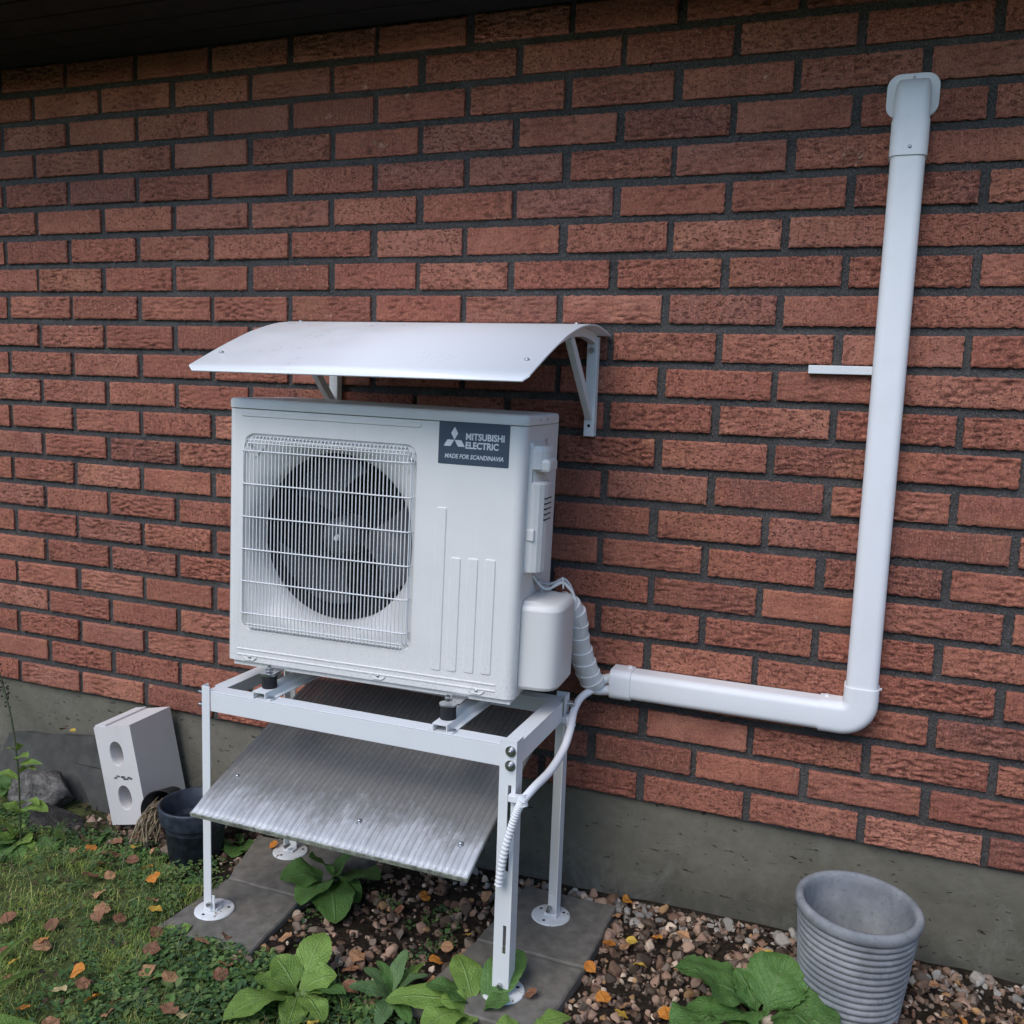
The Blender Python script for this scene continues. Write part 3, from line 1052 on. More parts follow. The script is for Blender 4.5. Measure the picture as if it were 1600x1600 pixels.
# gusset plates and top flange of the recess
gus = up(MB().add([(HX0 + 0.010, 0.007, HZ1 - 0.012), (HX0 + 0.010, 0.007, HZ1 - 0.078), (HX0 + 0.065, 0.007, HZ1 - 0.022), (HX1 - 0.065, 0.007, HZ1 - 0.022), (HX1 - 0.010, 0.007, HZ1 - 0.078), (HX1 - 0.010, 0.007, HZ1 - 0.012),
                   (HX0 + 0.010, 0.0095, HZ1 - 0.012), (HX0 + 0.010, 0.0095, HZ1 - 0.078), (HX0 + 0.065, 0.0095, HZ1 - 0.022), (HX1 - 0.065, 0.0095, HZ1 - 0.022), (HX1 - 0.010, 0.0095, HZ1 - 0.078), (HX1 - 0.010, 0.0095, HZ1 - 0.012)],
                  [(0, 1, 2, 3, 4, 5), (11, 10, 9, 8, 7, 6), (0, 6, 7, 1), (1, 7, 8, 2), (2, 8, 9, 3), (3, 9, 10, 4), (4, 10, 11, 5), (5, 11, 6, 0)]), 'grille_flange', M['unit'])
# fan
fan = up(MB().tube([(HCX, 0.075, HCZ), (HCX, 0.150, HCZ)], [0.048, 0.052], 28), 'fan_hub', M['fan'])
MB().sphere((HCX, 0.076, HCZ), 0.047, 2, (1, 0.35, 1)).build('hub_cap', M['fan'], fan)
MB().tube([(HCX, 0.050, HCZ), (HCX, 0.062, HCZ)], [0.006, 0.009], 10).build('shaft_nut', M['grille'], fan)
for b in range(3):
    mb = MB()
    a0 = math.radians(118 + 120 * b)
    grid = []
    for i in range(11):
        r = 0.045 + (RF - 0.012 - 0.045) * i / 10
        for j in range(11):
            u = j / 10
            sweep = math.radians(20 + 62 * (i / 10) ** 0.8)
            th = a0 + sweep * (u - 0.35) - 0.35 * (i / 10)
            rr2 = r * (1 - 0.10 * (abs(u - 0.5) * 2) ** 3 * (i / 10))
            grid.append(Vector((HCX + rr2 * math.cos(th), 0.085 + 0.055 * u + 0.012 * math.sin(u * math.pi), HCZ + rr2 * math.sin(th))))
    mb.add(grid, [(i * 11 + j, i * 11 + j + 1, (i + 1) * 11 + j + 1, (i + 1) * 11 + j) for i in range(10) for j in range(10)], True)
    mb.build('fan_blade', M['fan'], fan)

# grille: wires bend back to the casing at top and bottom
gr = MB()
GX0, GX1, GZ0, GZ1 = HX0 + 0.004, HX1 - 0.007, HZ0 + 0.004, HZ1 - 0.006
GY = -0.012
for zz in (GZ1 - 0.003, GZ0 + 0.003):
    gr.tube([(GX0 + 0.02, 0.004, zz), (GX1 - 0.02, 0.004, zz)], 0.0016, 6)
for xx in (GX0, GX1):
    gr.tube([(xx, 0.002, GZ0 + 0.03), (xx, GY * 0.5, GZ0 + 0.05), (xx, GY * 0.5, GZ1 - 0.05), (xx, 0.002, GZ1 - 0.03)], 0.0016, 6)
grille = up(gr, 'fan_grille', M['grille'])
NWI = 46
wire_me = None
for k in range(NWI):
    x = GX0 + 0.002 + (GX1 - GX0 - 0.004) * k / (NWI - 1)
    edge = min(k, NWI - 1 - k)
    mbw = MB()
    ins = 0.012 if edge < 2 else 0.0
    mbw.tube([(0, 0.006, GZ1 - ins), (0, GY * 0.25, GZ1 - 0.003 - ins), (0, GY * 0.8, GZ1 - 0.012 - ins), (0, GY, GZ1 - 0.030 - ins), (0, GY, GZ0 + 0.030 + ins), (0, GY * 0.8, GZ0 + 0.012 + ins), (0, GY * 0.25, GZ0 + 0.003 + ins), (0, 0.006, GZ0 + ins)], 0.00145, 6)
    o = mbw.build('wire', M['grille'], grille)
    o.location = (x, 0, 0)
for z in (0.545, 0.463, 0.381, 0.299, 0.217, 0.135):
    MB().tube([(GX0 - 0.001, 0.002, z), (GX0 + 0.001, GY - 0.002, z), (GX0 + 0.012, GY - 0.0032, z), (GX1 - 0.012, GY - 0.0032, z), (GX1 - 0.001, GY - 0.002, z), (GX1 + 0.001, 0.002, z)], 0.0018, 6).build('cross_wire', M['grille'], grille)
for z, yy in ((GZ1 - 0.010, GY * 0.6), (GZ1 - 0.018, GY * 0.9), (GZ0 + 0.010, GY * 0.6), (GZ0 + 0.018, GY * 0.9)):
    MB().tube([(GX0 + 0.012, yy - 0.002, z), (GX1 - 0.012, yy - 0.002, z)], 0.0014, 6).build('cross_wire', M['grille'], grille)
for x, z in ((HX0 + 0.020, HZ1 - 0.030), (HX1 - 0.014, HZ1 - 0.036)):
    up(MB().sphere((x, -0.001, z), 0.0055, 2, (1, 0.7, 1)), 'screw', M['zinc'])
# pressed ribs
mb = MB()
pad_xz(mb, 0.032, 0.512, 0.6275, 0.642, 0.006, 0.0, 0.0028, 0.0022)
up(mb, 'pressed_rib', M['unit'])
for x0, x1, z0, z1 in ((0.557, 0.583, 0.052, 0.447), (0.597, 0.623, 0.054, 0.331), (0.640, 0.666, 0.056, 0.333), (0.683, 0.709, 0.058, 0.335)):
    mb = MB()
    pad_xz(mb, x0, x1, z0, z1, 0.005, 0.0, 0.0026, 0.0022)
    up(mb, 'pressed_rib', M['unit'])
for z0, z1 in ((0.0335, 0.0385), (0.0185, 0.0235)):
    mb = MB()
    pad_xz(mb, 0.026, 0.722, z0, z1, 0.002, 0.0, 0.0024, 0.0016)
    up(mb, 'trim_ridge', M['unit'])
for x in (0.063, 0.420, 0.675):
    mb = MB().tube([(x - 0.020, -0.001, 0.018), (x - 0.011, -0.001, 0.009), (x + 0.011, -0.001, 0.009), (x + 0.020, -0.001, 0.018)], 0.0022, 6)
    nt = up(mb, 'screw_notch', M['unit'])
    MB().sphere((x, -0.001, 0.0165), 0.0042, 2, (1, 0.6, 1)).build('screw', M['zinc'], nt)

# lid
def lid():
    mbc = MB()
    def ring(ex, z, r):
        x0, x1, y0, y1 = XL - 0.0025 - ex, UW + 0.0025 + ex, -0.0025 - ex, UD + 0.0025 + ex
        return [Vector((p[0], p[1], z)) for p in rrect(x0, x1, y0, y1, r, 6)]
    mbc.loft([ring(0, 0.6485, 0.025), ring(0, 0.6500, 0.025), ring(0, 0.6640, 0.025), ring(-0.0012, 0.6685, 0.024), ring(-0.0045, 0.6712, 0.022), ring(-0.011, 0.6722, 0.018), ring(-0.03, 0.6726, 0.01)], True, False, True, True)
    mbc.loft([ring(-0.004, 0.6470, 0.022), ring(0, 0.6485, 0.025)], True, True, False, False)
    return mbc


ld = up(lid(), 'top_lid', M['unit'])
for y in (0.105, 0.170):
    MB().sphere((UW + 0.003, y, 0.660), 0.0035, 2, (0.5, 1, 1)).build('screw', M['zinc'], ld)
# side screws along the seam
for z in (0.62, 0.44):
    up(MB().sphere((UW - 0.0035, 0.018, z), 0.003, 2), 'screw', M['zinc'])

# electrical cover with grip and slots
cov = MB()
pad_yz(cov, 0.034, 0.150, 0.298, 0.612, 0.012, UW - 0.0025, 0.010, 0.003)


def prism_z(mbx, prof, z0, z1, top=0.0):
    rings = [[Vector((UW - 0.003 + p[1], p[0], z0)) for p in prof], [Vector((UW - 0.003 + p[1], p[0], z1)) for p in prof]]
    if top:
        cy = sum(p[0] for p in prof) / len(prof)
        rings.append([Vector((UW - 0.003 + p[1] * 0.86, cy + (p[0] - cy) * 0.86, z1 + top)) for p in prof])
    mbx.loft(rings, True, True, True, False)


bul = [(0.036, 0.005), (0.039, 0.018), (0.046, 0.029), (0.058, 0.037), (0.075, 0.041), (0.115, 0.041), (0.127, 0.034), (0.130, 0.005)]
prism_z(cov, bul, 0.306, 0.512, 0.006)
prism_z(cov, [(p[0] + 0.006, p[1] * 0.5) for p in bul], 0.50, 0.56)
prism_z(cov, bul, 0.548, 0.590, 0.012)
ec = up(cov, 'electrical_cover', M['unit_plastic'])
MB().box(UW + 0.006, UW + 0.047, 0.048, 0.122, 0.541, 0.572, bev=0.008).build('grip', M['unit_plastic'], ec)
for k in range(5):
    zz = 0.428 + k * 0.0125
    MB().box(UW + 0.0300, UW + 0.0386, 0.0595, 0.110, zz, zz + 0.003).build('vent_slot', M['dark'], ec)
MB().box(UW + 0.000, UW + 0.020, 0.0335, 0.046, 0.380, 0.408, bev=0.003).build('latch', M['unit_plastic'], ec)
up(MB().box(UW - 0.0024, UW - 0.0008, 0.172, 0.196, 0.585, 0.612), 'data_label', M['cable'])

# valve cover
vc = MB()
vprof = [(0.036, -0.002), (0.0365, 0.002), (0.040, 0.052), (0.043, 0.066), (0.050, 0.078), (0.062, 0.087), (0.085, 0.092), (0.185, 0.094), (0.205, 0.086), (0.215, 0.070), (0.218, -0.002)]


def vring(z, k=1.0, sx=1.0):
    cy = 0.13
    return [Vector((UW + p[1] * sx, cy + (p[0] - cy) * k, z)) for p in vprof]


vc.loft([vring(0.022, 0.95, 0.95), vring(0.030, 1, 1)], True, True, False, False)
vc.loft([vring(0.030, 1, 1), vring(0.034, 1, 1), vring(0.206, 1, 1), vring(0.214, 1, 1)], True, False, False, True)
vc.loft([vring(0.214, 1, 1), vring(0.222, 0.975, 0.965), vring(0.227, 0.92, 0.90), vring(0.229, 0.85, 0.82), vring(0.234, 0.82, 0.35)], True, False, True, True)
up(vc, 'valve_cover', M['unit_plastic'])
# feet of the unit that reach out over the dampers
for x in (0.139, 0.633):
    for y0, y1 in ((-0.050, 0.03), (UD - 0.03, UD + 0.030)):
        up(MB().box(x - 0.019, x + 0.019, y0, y1, -0.0075, -0.0045), 'mounting_foot', M['zinc'])

# badge with mark and lettering
bd = MB()
pad_xz(bd, 0.5555, 0.7275, 0.5495, 0.649, 0.002, 0.0, 0.0014, 0.0004)
badge = up(bd, 'badge', M['badge'])
BY = -0.0016
mk = MB()


def rhomb(mbx, p):
    mbx.add([(x, BY, z) for x, z in p] + [(x, BY - 0.0004, z) for x, z in p], [(0, 1, 2, 3)[::-1], (4, 5, 6, 7)])


LXC, LZC, q = 0.5945, 0.6065, 0.0185
rhomb(mk, [(LXC, LZC), (LXC + q * 0.46, LZC + q * 0.80), (LXC, LZC + q * 1.6), (LXC - q * 0.46, LZC + q * 0.80)][::-1])
rhomb(mk, [(LXC - q * 0.03, LZC - q * 0.03), (LXC - q * 0.50, LZC - q * 0.83), (LXC - q * 1.40, LZC - q * 0.83), (LXC - q * 0.93, LZC - q * 0.03)][::-1])
rhomb(mk, [(LXC + q * 0.03, LZC - q * 0.03), (LXC + q * 0.93, LZC - q * 0.03), (LXC + q * 1.40, LZC - q * 0.83), (LXC + q * 0.50, LZC - q * 0.83)][::-1])
mk.build('emblem', M['letter'], badge)


def lettering(txt, x0, x1, z0, capz, shear=0.0, bold=0.0):
    cu = bpy.data.curves.new('lettering', 'FONT')
    cu.body = txt
    cu.size = 1.0
    cu.shear = shear
    cu.offset = bold
    cu.extrude = 0.01
    cu.resolution_u = 4
    to = bpy.data.objects.new('lettering', cu)
    COL.objects.link(to)
    bpy.context.view_layer.update()
    dg = bpy.context.evaluated_depsgraph_get()
    me = bpy.data.meshes.new_from_object(to.evaluated_get(dg))
    COL.objects.unlink(to)
    bpy.data.objects.remove(to)
    xs_ = [v.co.x for v in me.vertices]
    ys_ = [v.co.y for v in me.vertices]
    ax, bx_, ay, by_ = min(xs_), max(xs_), min(ys_), max(ys_)
    for v in me.vertices:
        v.co = Vector((x0 + (v.co.x - ax) / (bx_ - ax) * (x1 - x0), BY - 0.0003 - v.co.z * 0.02, z0 + (v.co.y - ay) / (by_ - ay) * capz))
    me.materials.clear()
    me.materials.append(M['letter'])
    o = bpy.data.objects.new('lettering', me)
    COL.objects.link(o)
    o.parent = badge
    return o


lettering('MITSUBISHI', 0.6225, 0.7155, 0.6075, 0.0160, 0, 0.028)
lettering('ELECTRIC', 0.6225, 0.7020, 0.5875, 0.0160, 0, 0.028)
lettering('MADE FOR SCANDINAVIA', 0.5720, 0.7150, 0.5635, 0.0105, 0.22, 0.018)

# ------------------------------------------------------------------ drip sheet under the unit
SHX0, SHX1 = 1.017, 1.762
dr = empty('drip_sheet', (1.39, -0.42, 0.44), (math.atan2(0.125, 0.36), 0, math.radians(0.0)))
tag(dr, 'sloping clear ribbed plastic sheet fixed between the stand legs', 'plastic sheet')
hw = (SHX1 - SHX0) / 2
mb = MB()
nr = 48
ys_ = np.linspace(-0.245, 0.33, 24)
top_, bot_ = [], []
colsx = []
for k in range(nr):
    w = 2 * hw / nr
    x = -hw + k * w
    colsx += [(x, 0.0), (x + w * 0.12, 0.0026), (x + w * 0.5, 0.0030), (x + w * 0.88, 0.0026)]
colsx.append((hw, 0.0))
n = len(colsx)
vs, fs = [], []
for y in ys_:
    sag = 0.004 * math.sin((y + 0.245) / 0.575 * math.pi) - 0.006 * smooth(-0.17, -0.245, y)
    for x, z in colsx:
        vs.append((x, y, 0.004 + z + sag))
for y in ys_:
    sag = 0.004 * math.sin((y + 0.245) / 0.575 * math.pi) - 0.006 * smooth(-0.17, -0.245, y)
    for x, z in colsx:
        vs.append((x, y, -0.004 + sag))
m_ = len(ys_)
for j in range(m_ - 1):
    for i in range(n - 1):
        a = j * n + i
        fs.append((a, a + 1, a + n + 1, a + n))
        b = m_ * n + a
        fs.append((b + n, b + n + 1, b + 1, b))
for i in range(n - 1):
    fs.append((m_ * n + i, m_ * n + i + 1, i + 1, i))
for j in range(m_ - 1):
    a = j * n
    fs.append((a, a + n, m_ * n + a + n, m_ * n + a))
    a = j * n + n - 1
    fs.append((a, m_ * n + a, m_ * n + a + n, a + n))
mb.add(vs, fs, True)
mb.build('ribbed_sheet', M['sheet'], dr)
# grimy front edge strip
M['edge'] = mat_plain('grimy_edge', (0.30, 0.31, 0.25), 0.7, 0, 0.55, 70)
MB().box(-hw, hw, -0.2485, -0.2455, -0.0105, 0.0005).build('edge_strip', M['edge'], dr)
for x, y in ((-hw + 0.045, -0.11), (0.06, -0.165), (hw - 0.05, -0.165), (-hw + 0.1, 0.2), (hw - 0.1, 0.2)):
    b = MB().tube([(x, y, 0.006), (x, y, 0.0085)], 0.009, 16)
    b.sphere((x, y, 0.0095), 0.0055, 2)
    b.build('screw', M['zinc'], dr)

# ------------------------------------------------------------------ awning
AX0, AX1, AD = 0.985, 1.846, 0.600
aw = empty('wall_awning', ((AX0 + AX1) / 2, 0, 1.45))
tag(aw, 'curved white awning on two wall brackets above the outdoor unit', 'awning')


def aw_z(y):
    """sheet height over depth (y from 0 at the wall to -AD)"""
    t = -y / AD
    pts = [(0.0, 1.566), (0.12, 1.580), (0.25, 1.585), (0.42, 1.573), (0.60, 1.545), (0.80, 1.500), (1.0, 1.449)]
    for (a, za), (b, zb) in zip(pts, pts[1:]):
        if t <= b + 1e-9:
            u = (t - a) / (b - a)
            return za + (zb - za) * u
    return pts[-1][1]


ysm = [-AD * k / 32 for k in range(33)]
raw = [aw_z(y) for y in ysm]
for _ in range(4):
    raw = [raw[0]] + [(raw[i - 1] + 2 * raw[i] + raw[i + 1]) / 4 for i in range(1, 32)] + [raw[-1]]
awz = dict(zip(ysm, raw))
hwA = (AX1 - AX0) / 2
r1 = [[Vector((-hwA, y, z - 1.45)), Vector((hwA, y, z - 1.45)), Vector((hwA, y, z - 1.4535)), Vector((-hwA, y, z - 1.4535))] for y, z in zip(ysm, raw)]
# small turned-down front lip with clipped corners
r1.append([Vector((-hwA + 0.014, -AD - 0.008, raw[-1] - 1.463)), Vector((hwA - 0.014, -AD - 0.008, raw[-1] - 1.463)), Vector((hwA - 0.014, -AD - 0.006, raw[-1] - 1.465)), Vector((-hwA + 0.014, -AD - 0.006, raw[-1] - 1.465))])
mb = MB()
mb.loft(r1, True, True, True, False)
sheet = mb.build('awning_sheet', M['awning'], aw)
for p in sheet.data.polygons:
    p.use_smooth = abs(p.normal.z) > 0.5
for sx in (-1, 1):
    bx = sx * (hwA - 0.040)
    mbb = MB()
    mbb.box(bx - 0.014, bx + 0.014, -0.029, -0.0035, 1.300 - 1.45, raw[0] - 1.4565, bev=0.002)
    br = mbb.build('wall_bracket', M['white_metal'], aw)
    arc = MB()
    rings = []
    for y, z in zip(ysm[1:27], raw[1:27]):
        zz = z - 1.454
        rings.append([Vector((bx - 0.009, y, zz)), Vector((bx + 0.009, y, zz)), Vector((bx + 0.009, y, zz - 0.026)), Vector((bx - 0.009, y, zz - 0.026))])
    arc.loft(rings, True, True, True, False)
    arc.build('arc_bar', M['white_metal'], br)
    a, b = Vector((bx, -0.028, 1.352 - 1.45)), Vector((bx, -0.225, 1.546 - 1.45))
    d = (b - a).normalized()
    q_ = Matrix.Translation((a + b) / 2) @ d.to_track_quat('Z', 'Y').to_matrix().to_4x4()
    hl = (b - a).length / 2
    MB().box(-0.009, 0.009, -0.012, 0.012, -hl, hl, q_, bev=0.002).build('brace', M['white_metal'], br)
    if sx > 0:
        MB().tube([(bx, -0.029, 1.525 - 1.45), (bx, -0.037, 1.525 - 1.45)], 0.0085, 6).build('bolt', M['zinc'], br)
    MB().tube([(bx, -0.0285, 1.328 - 1.45), (bx, -0.0296, 1.328 - 1.45)], 0.0045, 12).build('hole', M['dark'], br)
    for y in (-0.19, -0.53):
        k = min(range(33), key=lambda i: abs(ysm[i] - y))
        MB().sphere((sx * (hwA - 0.035), ysm[k], raw[k] - 1.449), 0.0065, 2, (1, 1, 0.6)).build('screw', M['zinc'], aw)

# ------------------------------------------------------------------ pipe trunking on the wall
tk = empty('pipe_trunking', (2.53, 0, 0.6))
tag(tk, 'white plastic pipe trunking forming an L on the brick wall', 'trunking')
TO = Vector((-2.53, 0, -0.6))


def tp(mb, name, mat, parent=None):
    o = mb.build(name, mat, parent or tk)
    if parent is None:
        o.location = TO
    return o


def dprof(w, d, r, n=6):
    """half-round trunking section: (across, out) from one wall edge to the other"""
    out = [(-w / 2, 0.0)]
    for k in range(n + 1):
        a = math.radians(180 - 90 * k / n)
        out.append((-w / 2 + r + r * math.cos(a), d - r + r * math.sin(a)))
    for k in range(n + 1):
        a = math.radians(90 - 90 * k / n)
        out.append((w / 2 - r + r * math.cos(a), d - r + r * math.sin(a)))
    out.append((w / 2, 0.0))
    return out


DXC, DZC, DW, DD = 2.531, 0.6465, 0.074, 0.062
Y0_ = -0.0035


def vsec(z, w=DW, d=DD, r=0.019, x=DXC):
    return [Vector((x + p[0], Y0_ - p[1], z)) for p in dprof(w, d, r)]


def hsec(x, w=DW, d=DD, r=0.019, z=DZC):
    return [Vector((x, Y0_ - p[1], z - p[0])) for p in dprof(w, d, r)]


tp(MB().loft([vsec(0.69), vsec(2.00)], False, False, False, True), 'vertical_cover', M['duct'])
tp(MB().loft([hsec(1.93), hsec(2.50)], False, False, False, True), 'horizontal_cover', M['duct'])
# elbow
eb_ = MB()
rings = [hsec(2.437, DW + 0.007, DD + 0.004, 0.021), hsec(2.470, DW + 0.007, DD + 0.004, 0.021)]
RB = 0.0455
cx_, cz_ = DXC - RB, DZC + RB
for k in range(0, 11):
    a = math.radians(-90 + 90 * k / 10)
    sec = []
    for p in dprof(DW + 0.007, DD + 0.004, 0.021):
        rr_ = RB - p[0] if False else RB + p[0]
        sec.append(Vector((cx_ + rr_ * math.cos(a), Y0_ - p[1], cz_ + rr_ * math.sin(a))))
    rings.append(sec)
rings = [[r for r in rg] for rg in rings]
# hsec lists sections from -w/2 (upper) to +w/2 (lower), the same order as inner to outer of the bend
rings.append(vsec(0.728, DW + 0.007, DD + 0.004, 0.021))
eb_.loft(rings, False, False, False, True)
# rims of the sockets
for sec_a, sec_b in ((hsec(2.437, DW + 0.007, DD + 0.004, 0.021), hsec(2.437, DW - 0.001, DD - 0.001, 0.019)), (vsec(0.728, DW + 0.007, DD + 0.004, 0.021), vsec(0.728, DW - 0.001, DD - 0.001, 0.019))):
    eb_.loft([sec_a, sec_b], False, False, False, False)
elbow = tp(eb_, 'elbow', M['duct'])
MB().tube([(DXC + 0.040, -0.02, 0.722), (DXC + 0.046, -0.02, 0.722)], 0.004, 10).build('clip', M['duct'], elbow)
MB().tube([(2.452, -0.02, DZC + 0.039), (2.452, -0.02, DZC + 0.045)], 0.006, 10).build('clip', M['duct'], elbow)
# end socket at the unit side
es = MB()
es.loft([hsec(1.912, DW - 0.006, DD - 0.006, 0.018), hsec(1.905, DW + 0.005, DD + 0.002, 0.020)], False, False, False, False)
es.loft([hsec(1.905, DW + 0.005, DD + 0.002, 0.020), hsec(1.908, DW + 0.007, DD + 0.004, 0.021), hsec(1.910, DW + 0.007, DD + 0.004, 0.021), hsec(1.960, DW + 0.007, DD + 0.004, 0.021), hsec(1.962, DW + 0.007, DD + 0.004, 0.021)], False, False, False, True)
es.loft([hsec(1.962, DW + 0.007, DD + 0.004, 0.021), hsec(1.962, DW - 0.001, DD - 0.001, 0.019)], False, False, False, False)
sock = tp(es, 'end_socket', M['duct'])
MB().tube([(1.950, -0.02, DZC + 0.039), (1.950, -0.02, DZC + 0.046)], 0.006, 10).build('clip', M['duct'], sock)
# wall cap at the top
cp = MB()
cp.loft([vsec(1.968, DW - 0.001, DD - 0.001, 0.019), vsec(1.968, DW + 0.007, DD + 0.004, 0.021)], False, False, False, False)
rings = [vsec(1.968, DW + 0.007, DD + 0.004, 0.021), vsec(1.970, DW + 0.007, DD + 0.004, 0.021), vsec(2.045, DW + 0.007, DD + 0.004, 0.021), vsec(2.049, DW + 0.004, DD + 0.002, 0.021), vsec(2.088, DW + 0.003, DD - 0.002, 0.021), vsec(2.112, DW + 0.001, DD - 0.009, 0.021), vsec(2.132, DW - 0.003, DD - 0.024, 0.018), vsec(2.144, DW - 0.010, DD - 0.046, 0.012), vsec(2.147, DW - 0.018, DD - 0.058, 0.003)]
cp.loft(rings, False, False, True, True)
cap = tp(cp, 'wall_cap', M['duct'])
pl = MB()
outl = [(p[0], p[1]) for p in rrect(DXC - 0.056, DXC + 0.056, 2.062, 2.160, 0.030, 6)]
outl = [(x, z) for x, z in outl]
pl.loft([[Vector((x, -0.001, z)) for x, z in outl], [Vector((x, -0.0055, z)) for x, z in outl], [Vector((DXC + (x - DXC) * 0.97, -0.0070, 2.11 + (z - 2.11) * 0.97)) for x, z in outl]], True, True, True, False)
pl.build('wall_plate', M['duct'], cap)
MB().sphere((DXC + 0.002, Y0_ - DD - 0.004, 1.985), 0.0045, 2, (1, 0.6, 1)).build('screw', M['zinc'], cap)
MB().sphere((DXC, -0.0085, 2.150), 0.0035, 2, (1, 0.6, 1)).build('screw', M['zinc'], cap)

tag(MB().box(2.349, 2.520, -0.021, -0.0035, 1.480, 1.500, bev=0.0012).build('wall_bar', M['white_metal']), 'short horizontal white bar passing behind the upright trunking', 'metal bar')

# ------------------------------------------------------------------ insulated pipes and cables
pb = empty('pipe_bundle', (1.87, -0.12, 0.66))
tag(pb, 'white taped pipe bundle bending from the unit down into the trunking', 'pipe bundle')
PO = Vector((-1.87, 0.12, -0.66))


def pp(mb, name, mat, parent=None):
    o = mb.build(name, mat, parent or pb)
    if parent is None:
        o.location = PO
    return o


path = spline([at_y(862, 958, -0.235), at_y(875, 945, -0.215), at_y(889, 947, -0.19), at_y(899, 966, -0.165), at_y(902, 997, -0.14), at_y(911, 1029, -0.11), at_y(921, 1056, -0.085), at_y(930, 1070, -0.07)], 10)
mb = MB()
pts, rad = [], []
wrap_n = 11
for i, p in enumerate(path):
    pts.append(p)
    u = i / (len(path) - 1) * wrap_n
    rad.append(0.0232 + 0.0030 * (u % 1.0))
# overlapping spiral wrap: each lap is a short tapered sleeve
laps = wrap_n
for k in range(laps):
    a, b = k / laps, (k + 1.25) / laps
    seg = [path[min(len(path) - 1, int(round((a + (b - a) * j / 5) * (len(path) - 1))))] for j in range(6)]
    seg2 = [seg[0]]
    for s in seg[1:]:
        if (s - seg2[-1]).length > 1e-5:
            seg2.append(s)
    if len(seg2) < 2:
        continue
    rs = [0.0325 - 0.0052 * j / (len(seg2) - 1) for j in range(len(seg2))]
    sub = MB()
    off = Vector((rnd.uniform(-.0008, .0008), rnd.uniform(-.0008, .0008), 0))
    # the lap is slanted like wound tape
    n_ = 18
    rings = []
    upv = None
    for j, p in enumerate(seg2):
        t = (seg2[min(j + 1, len(seg2) - 1)] - seg2[max(j - 1, 0)]).normalized()
        a_ = (Vector((0, 1, 0.2)) - t * t.dot(Vector((0, 1, 0.2)))).normalized()
        b_ = t.cross(a_)
        rings.append([p + off + (a_ * math.cos(2 * math.pi * i / n_) + b_ * math.sin(2 * math.pi * i / n_)) * rs[j] + t * 0.007 * math.sin(2 * math.pi * i / n_ + 0.6) for i in range(n_)])
    sub.loft(rings, True, True, True, True)
    pp(sub, 'tape_lap', M['wrap'])
end = path[-1]
for dz, dy, sx_ in ((0.016, 0.0, 0), (-0.018, -0.012, 0)):
    q1 = spline([path[-7], end + Vector((0.0, dy * 0.5, dz * 0.6)), Vector((1.925, -0.036 + dy * 0.6, DZC + dz)), Vector((1.985, -0.034 + dy * 0.5, DZC + dz * 0.8))], 6)
    pp(MB().tube(q1, 0.0135, 14), 'pipe', M['wrap'])
cab1 = spline([at_y(830, 893, -0.30), at_y(838, 905, -0.285), at_y(852, 912, -0.26), at_y(866, 911, -0.235), at_y(880, 905, -0.215), at_y(890, 914, -0.205), at_y(896, 930, -0.198), at_y(900, 945, -0.195), at_y(906, 975, -0.175)], 6)
pp(MB().tube(cab1, 0.0042, 8), 'cable', M['cable'])
cab2 = [p + Vector((0.004, -0.004, -0.0085 + 0.004 * math.sin(i * 0.4))) for i, p in enumerate(cab1)]
pp(MB().tube(cab2, 0.0038, 8), 'cable', M['wrap'])
cab3 = spline([at_y(842, 905, -0.285), at_y(846, 918, -0.275), at_y(845, 932, -0.27)], 5)
pp(MB().tube(cab3, 0.0028, 8), 'cable', M['cable'])
tie = at_y(880, 910, -0.218)
pp(MB().tube([tie + Vector((-0.003, 0, 0.012)), tie + Vector((0.002, -0.007, 0.004)), tie + Vector((0.003, -0.006, -0.014))], 0.0022, 6), 'cable_tie', M['wrap'])

# drain hose
dh = empty('drain_hose', (1.85, -0.4, 0.3))
tag(dh, 'thin white drain hose with ribbed end clipped to the stand leg', 'hose')
HO = Vector((-1.85, 0.4, -0.3))
hp = spline([at_y(940, 1068, -0.066), at_y(925, 1078, -0.085), at_y(908, 1090, -0.13), at_y(897, 1110, -0.19), at_y(891, 1140, -0.26), at_y(880, 1172, -0.34), at_y(860, 1204, -0.44), at_y(834, 1231, -0.53), at_y(815, 1253, -0.575)], 8)
o = MB().tube(hp, 0.0098, 14).build('hose', M['duct'], dh)
o.location = HO
cp_ = spline([at_y(816, 1251, -0.575), at_y(807, 1270, -0.578), at_y(797, 1300, -0.580), at_y(786, 1340, -0.580), at_y(779, 1382, -0.580)], 26)
rr3 = []
for i in range(len(cp_)):
    rr3.append(0.0098 if i % 4 < 2 else 0.0078)
o = MB().tube(cp_, rr3, 14).build('ribbed_end', M['duct'], dh)
o.location = HO
e0, e1 = cp_[-1], cp_[-2]
dd = (e0 - e1).normalized()
o = MB().tube([e0 - dd * 0.0005, e0 + dd * 0.0008], 0.0062, 12).build('opening', M['dark'], dh)
o.location = HO
for q3, sz in ((at_y(890, 1128, -0.215), 0.016), (at_y(814, 1252, -0.57), 0.016)):
    mbk = MB().box(q3.x - 0.030, q3.x + 0.004, q3.y - 0.004, q3.y + 0.012, q3.z - 0.006, q3.z + 0.010, bev=0.002)
    mbk.tube([q3 + Vector((0.004, -0.002, -0.011)), q3 + Vector((-0.002, 0.004, 0.013))], 0.0132, 16)
    o = mbk.build('hose_clip', M['duct'], dh)
    o.location = HO

# ------------------------------------------------------------------ pots, block, rocks
def pot(name, loc, prof, mat, n=56):
    mb = MB().lathe(prof, n)
    return mb, loc


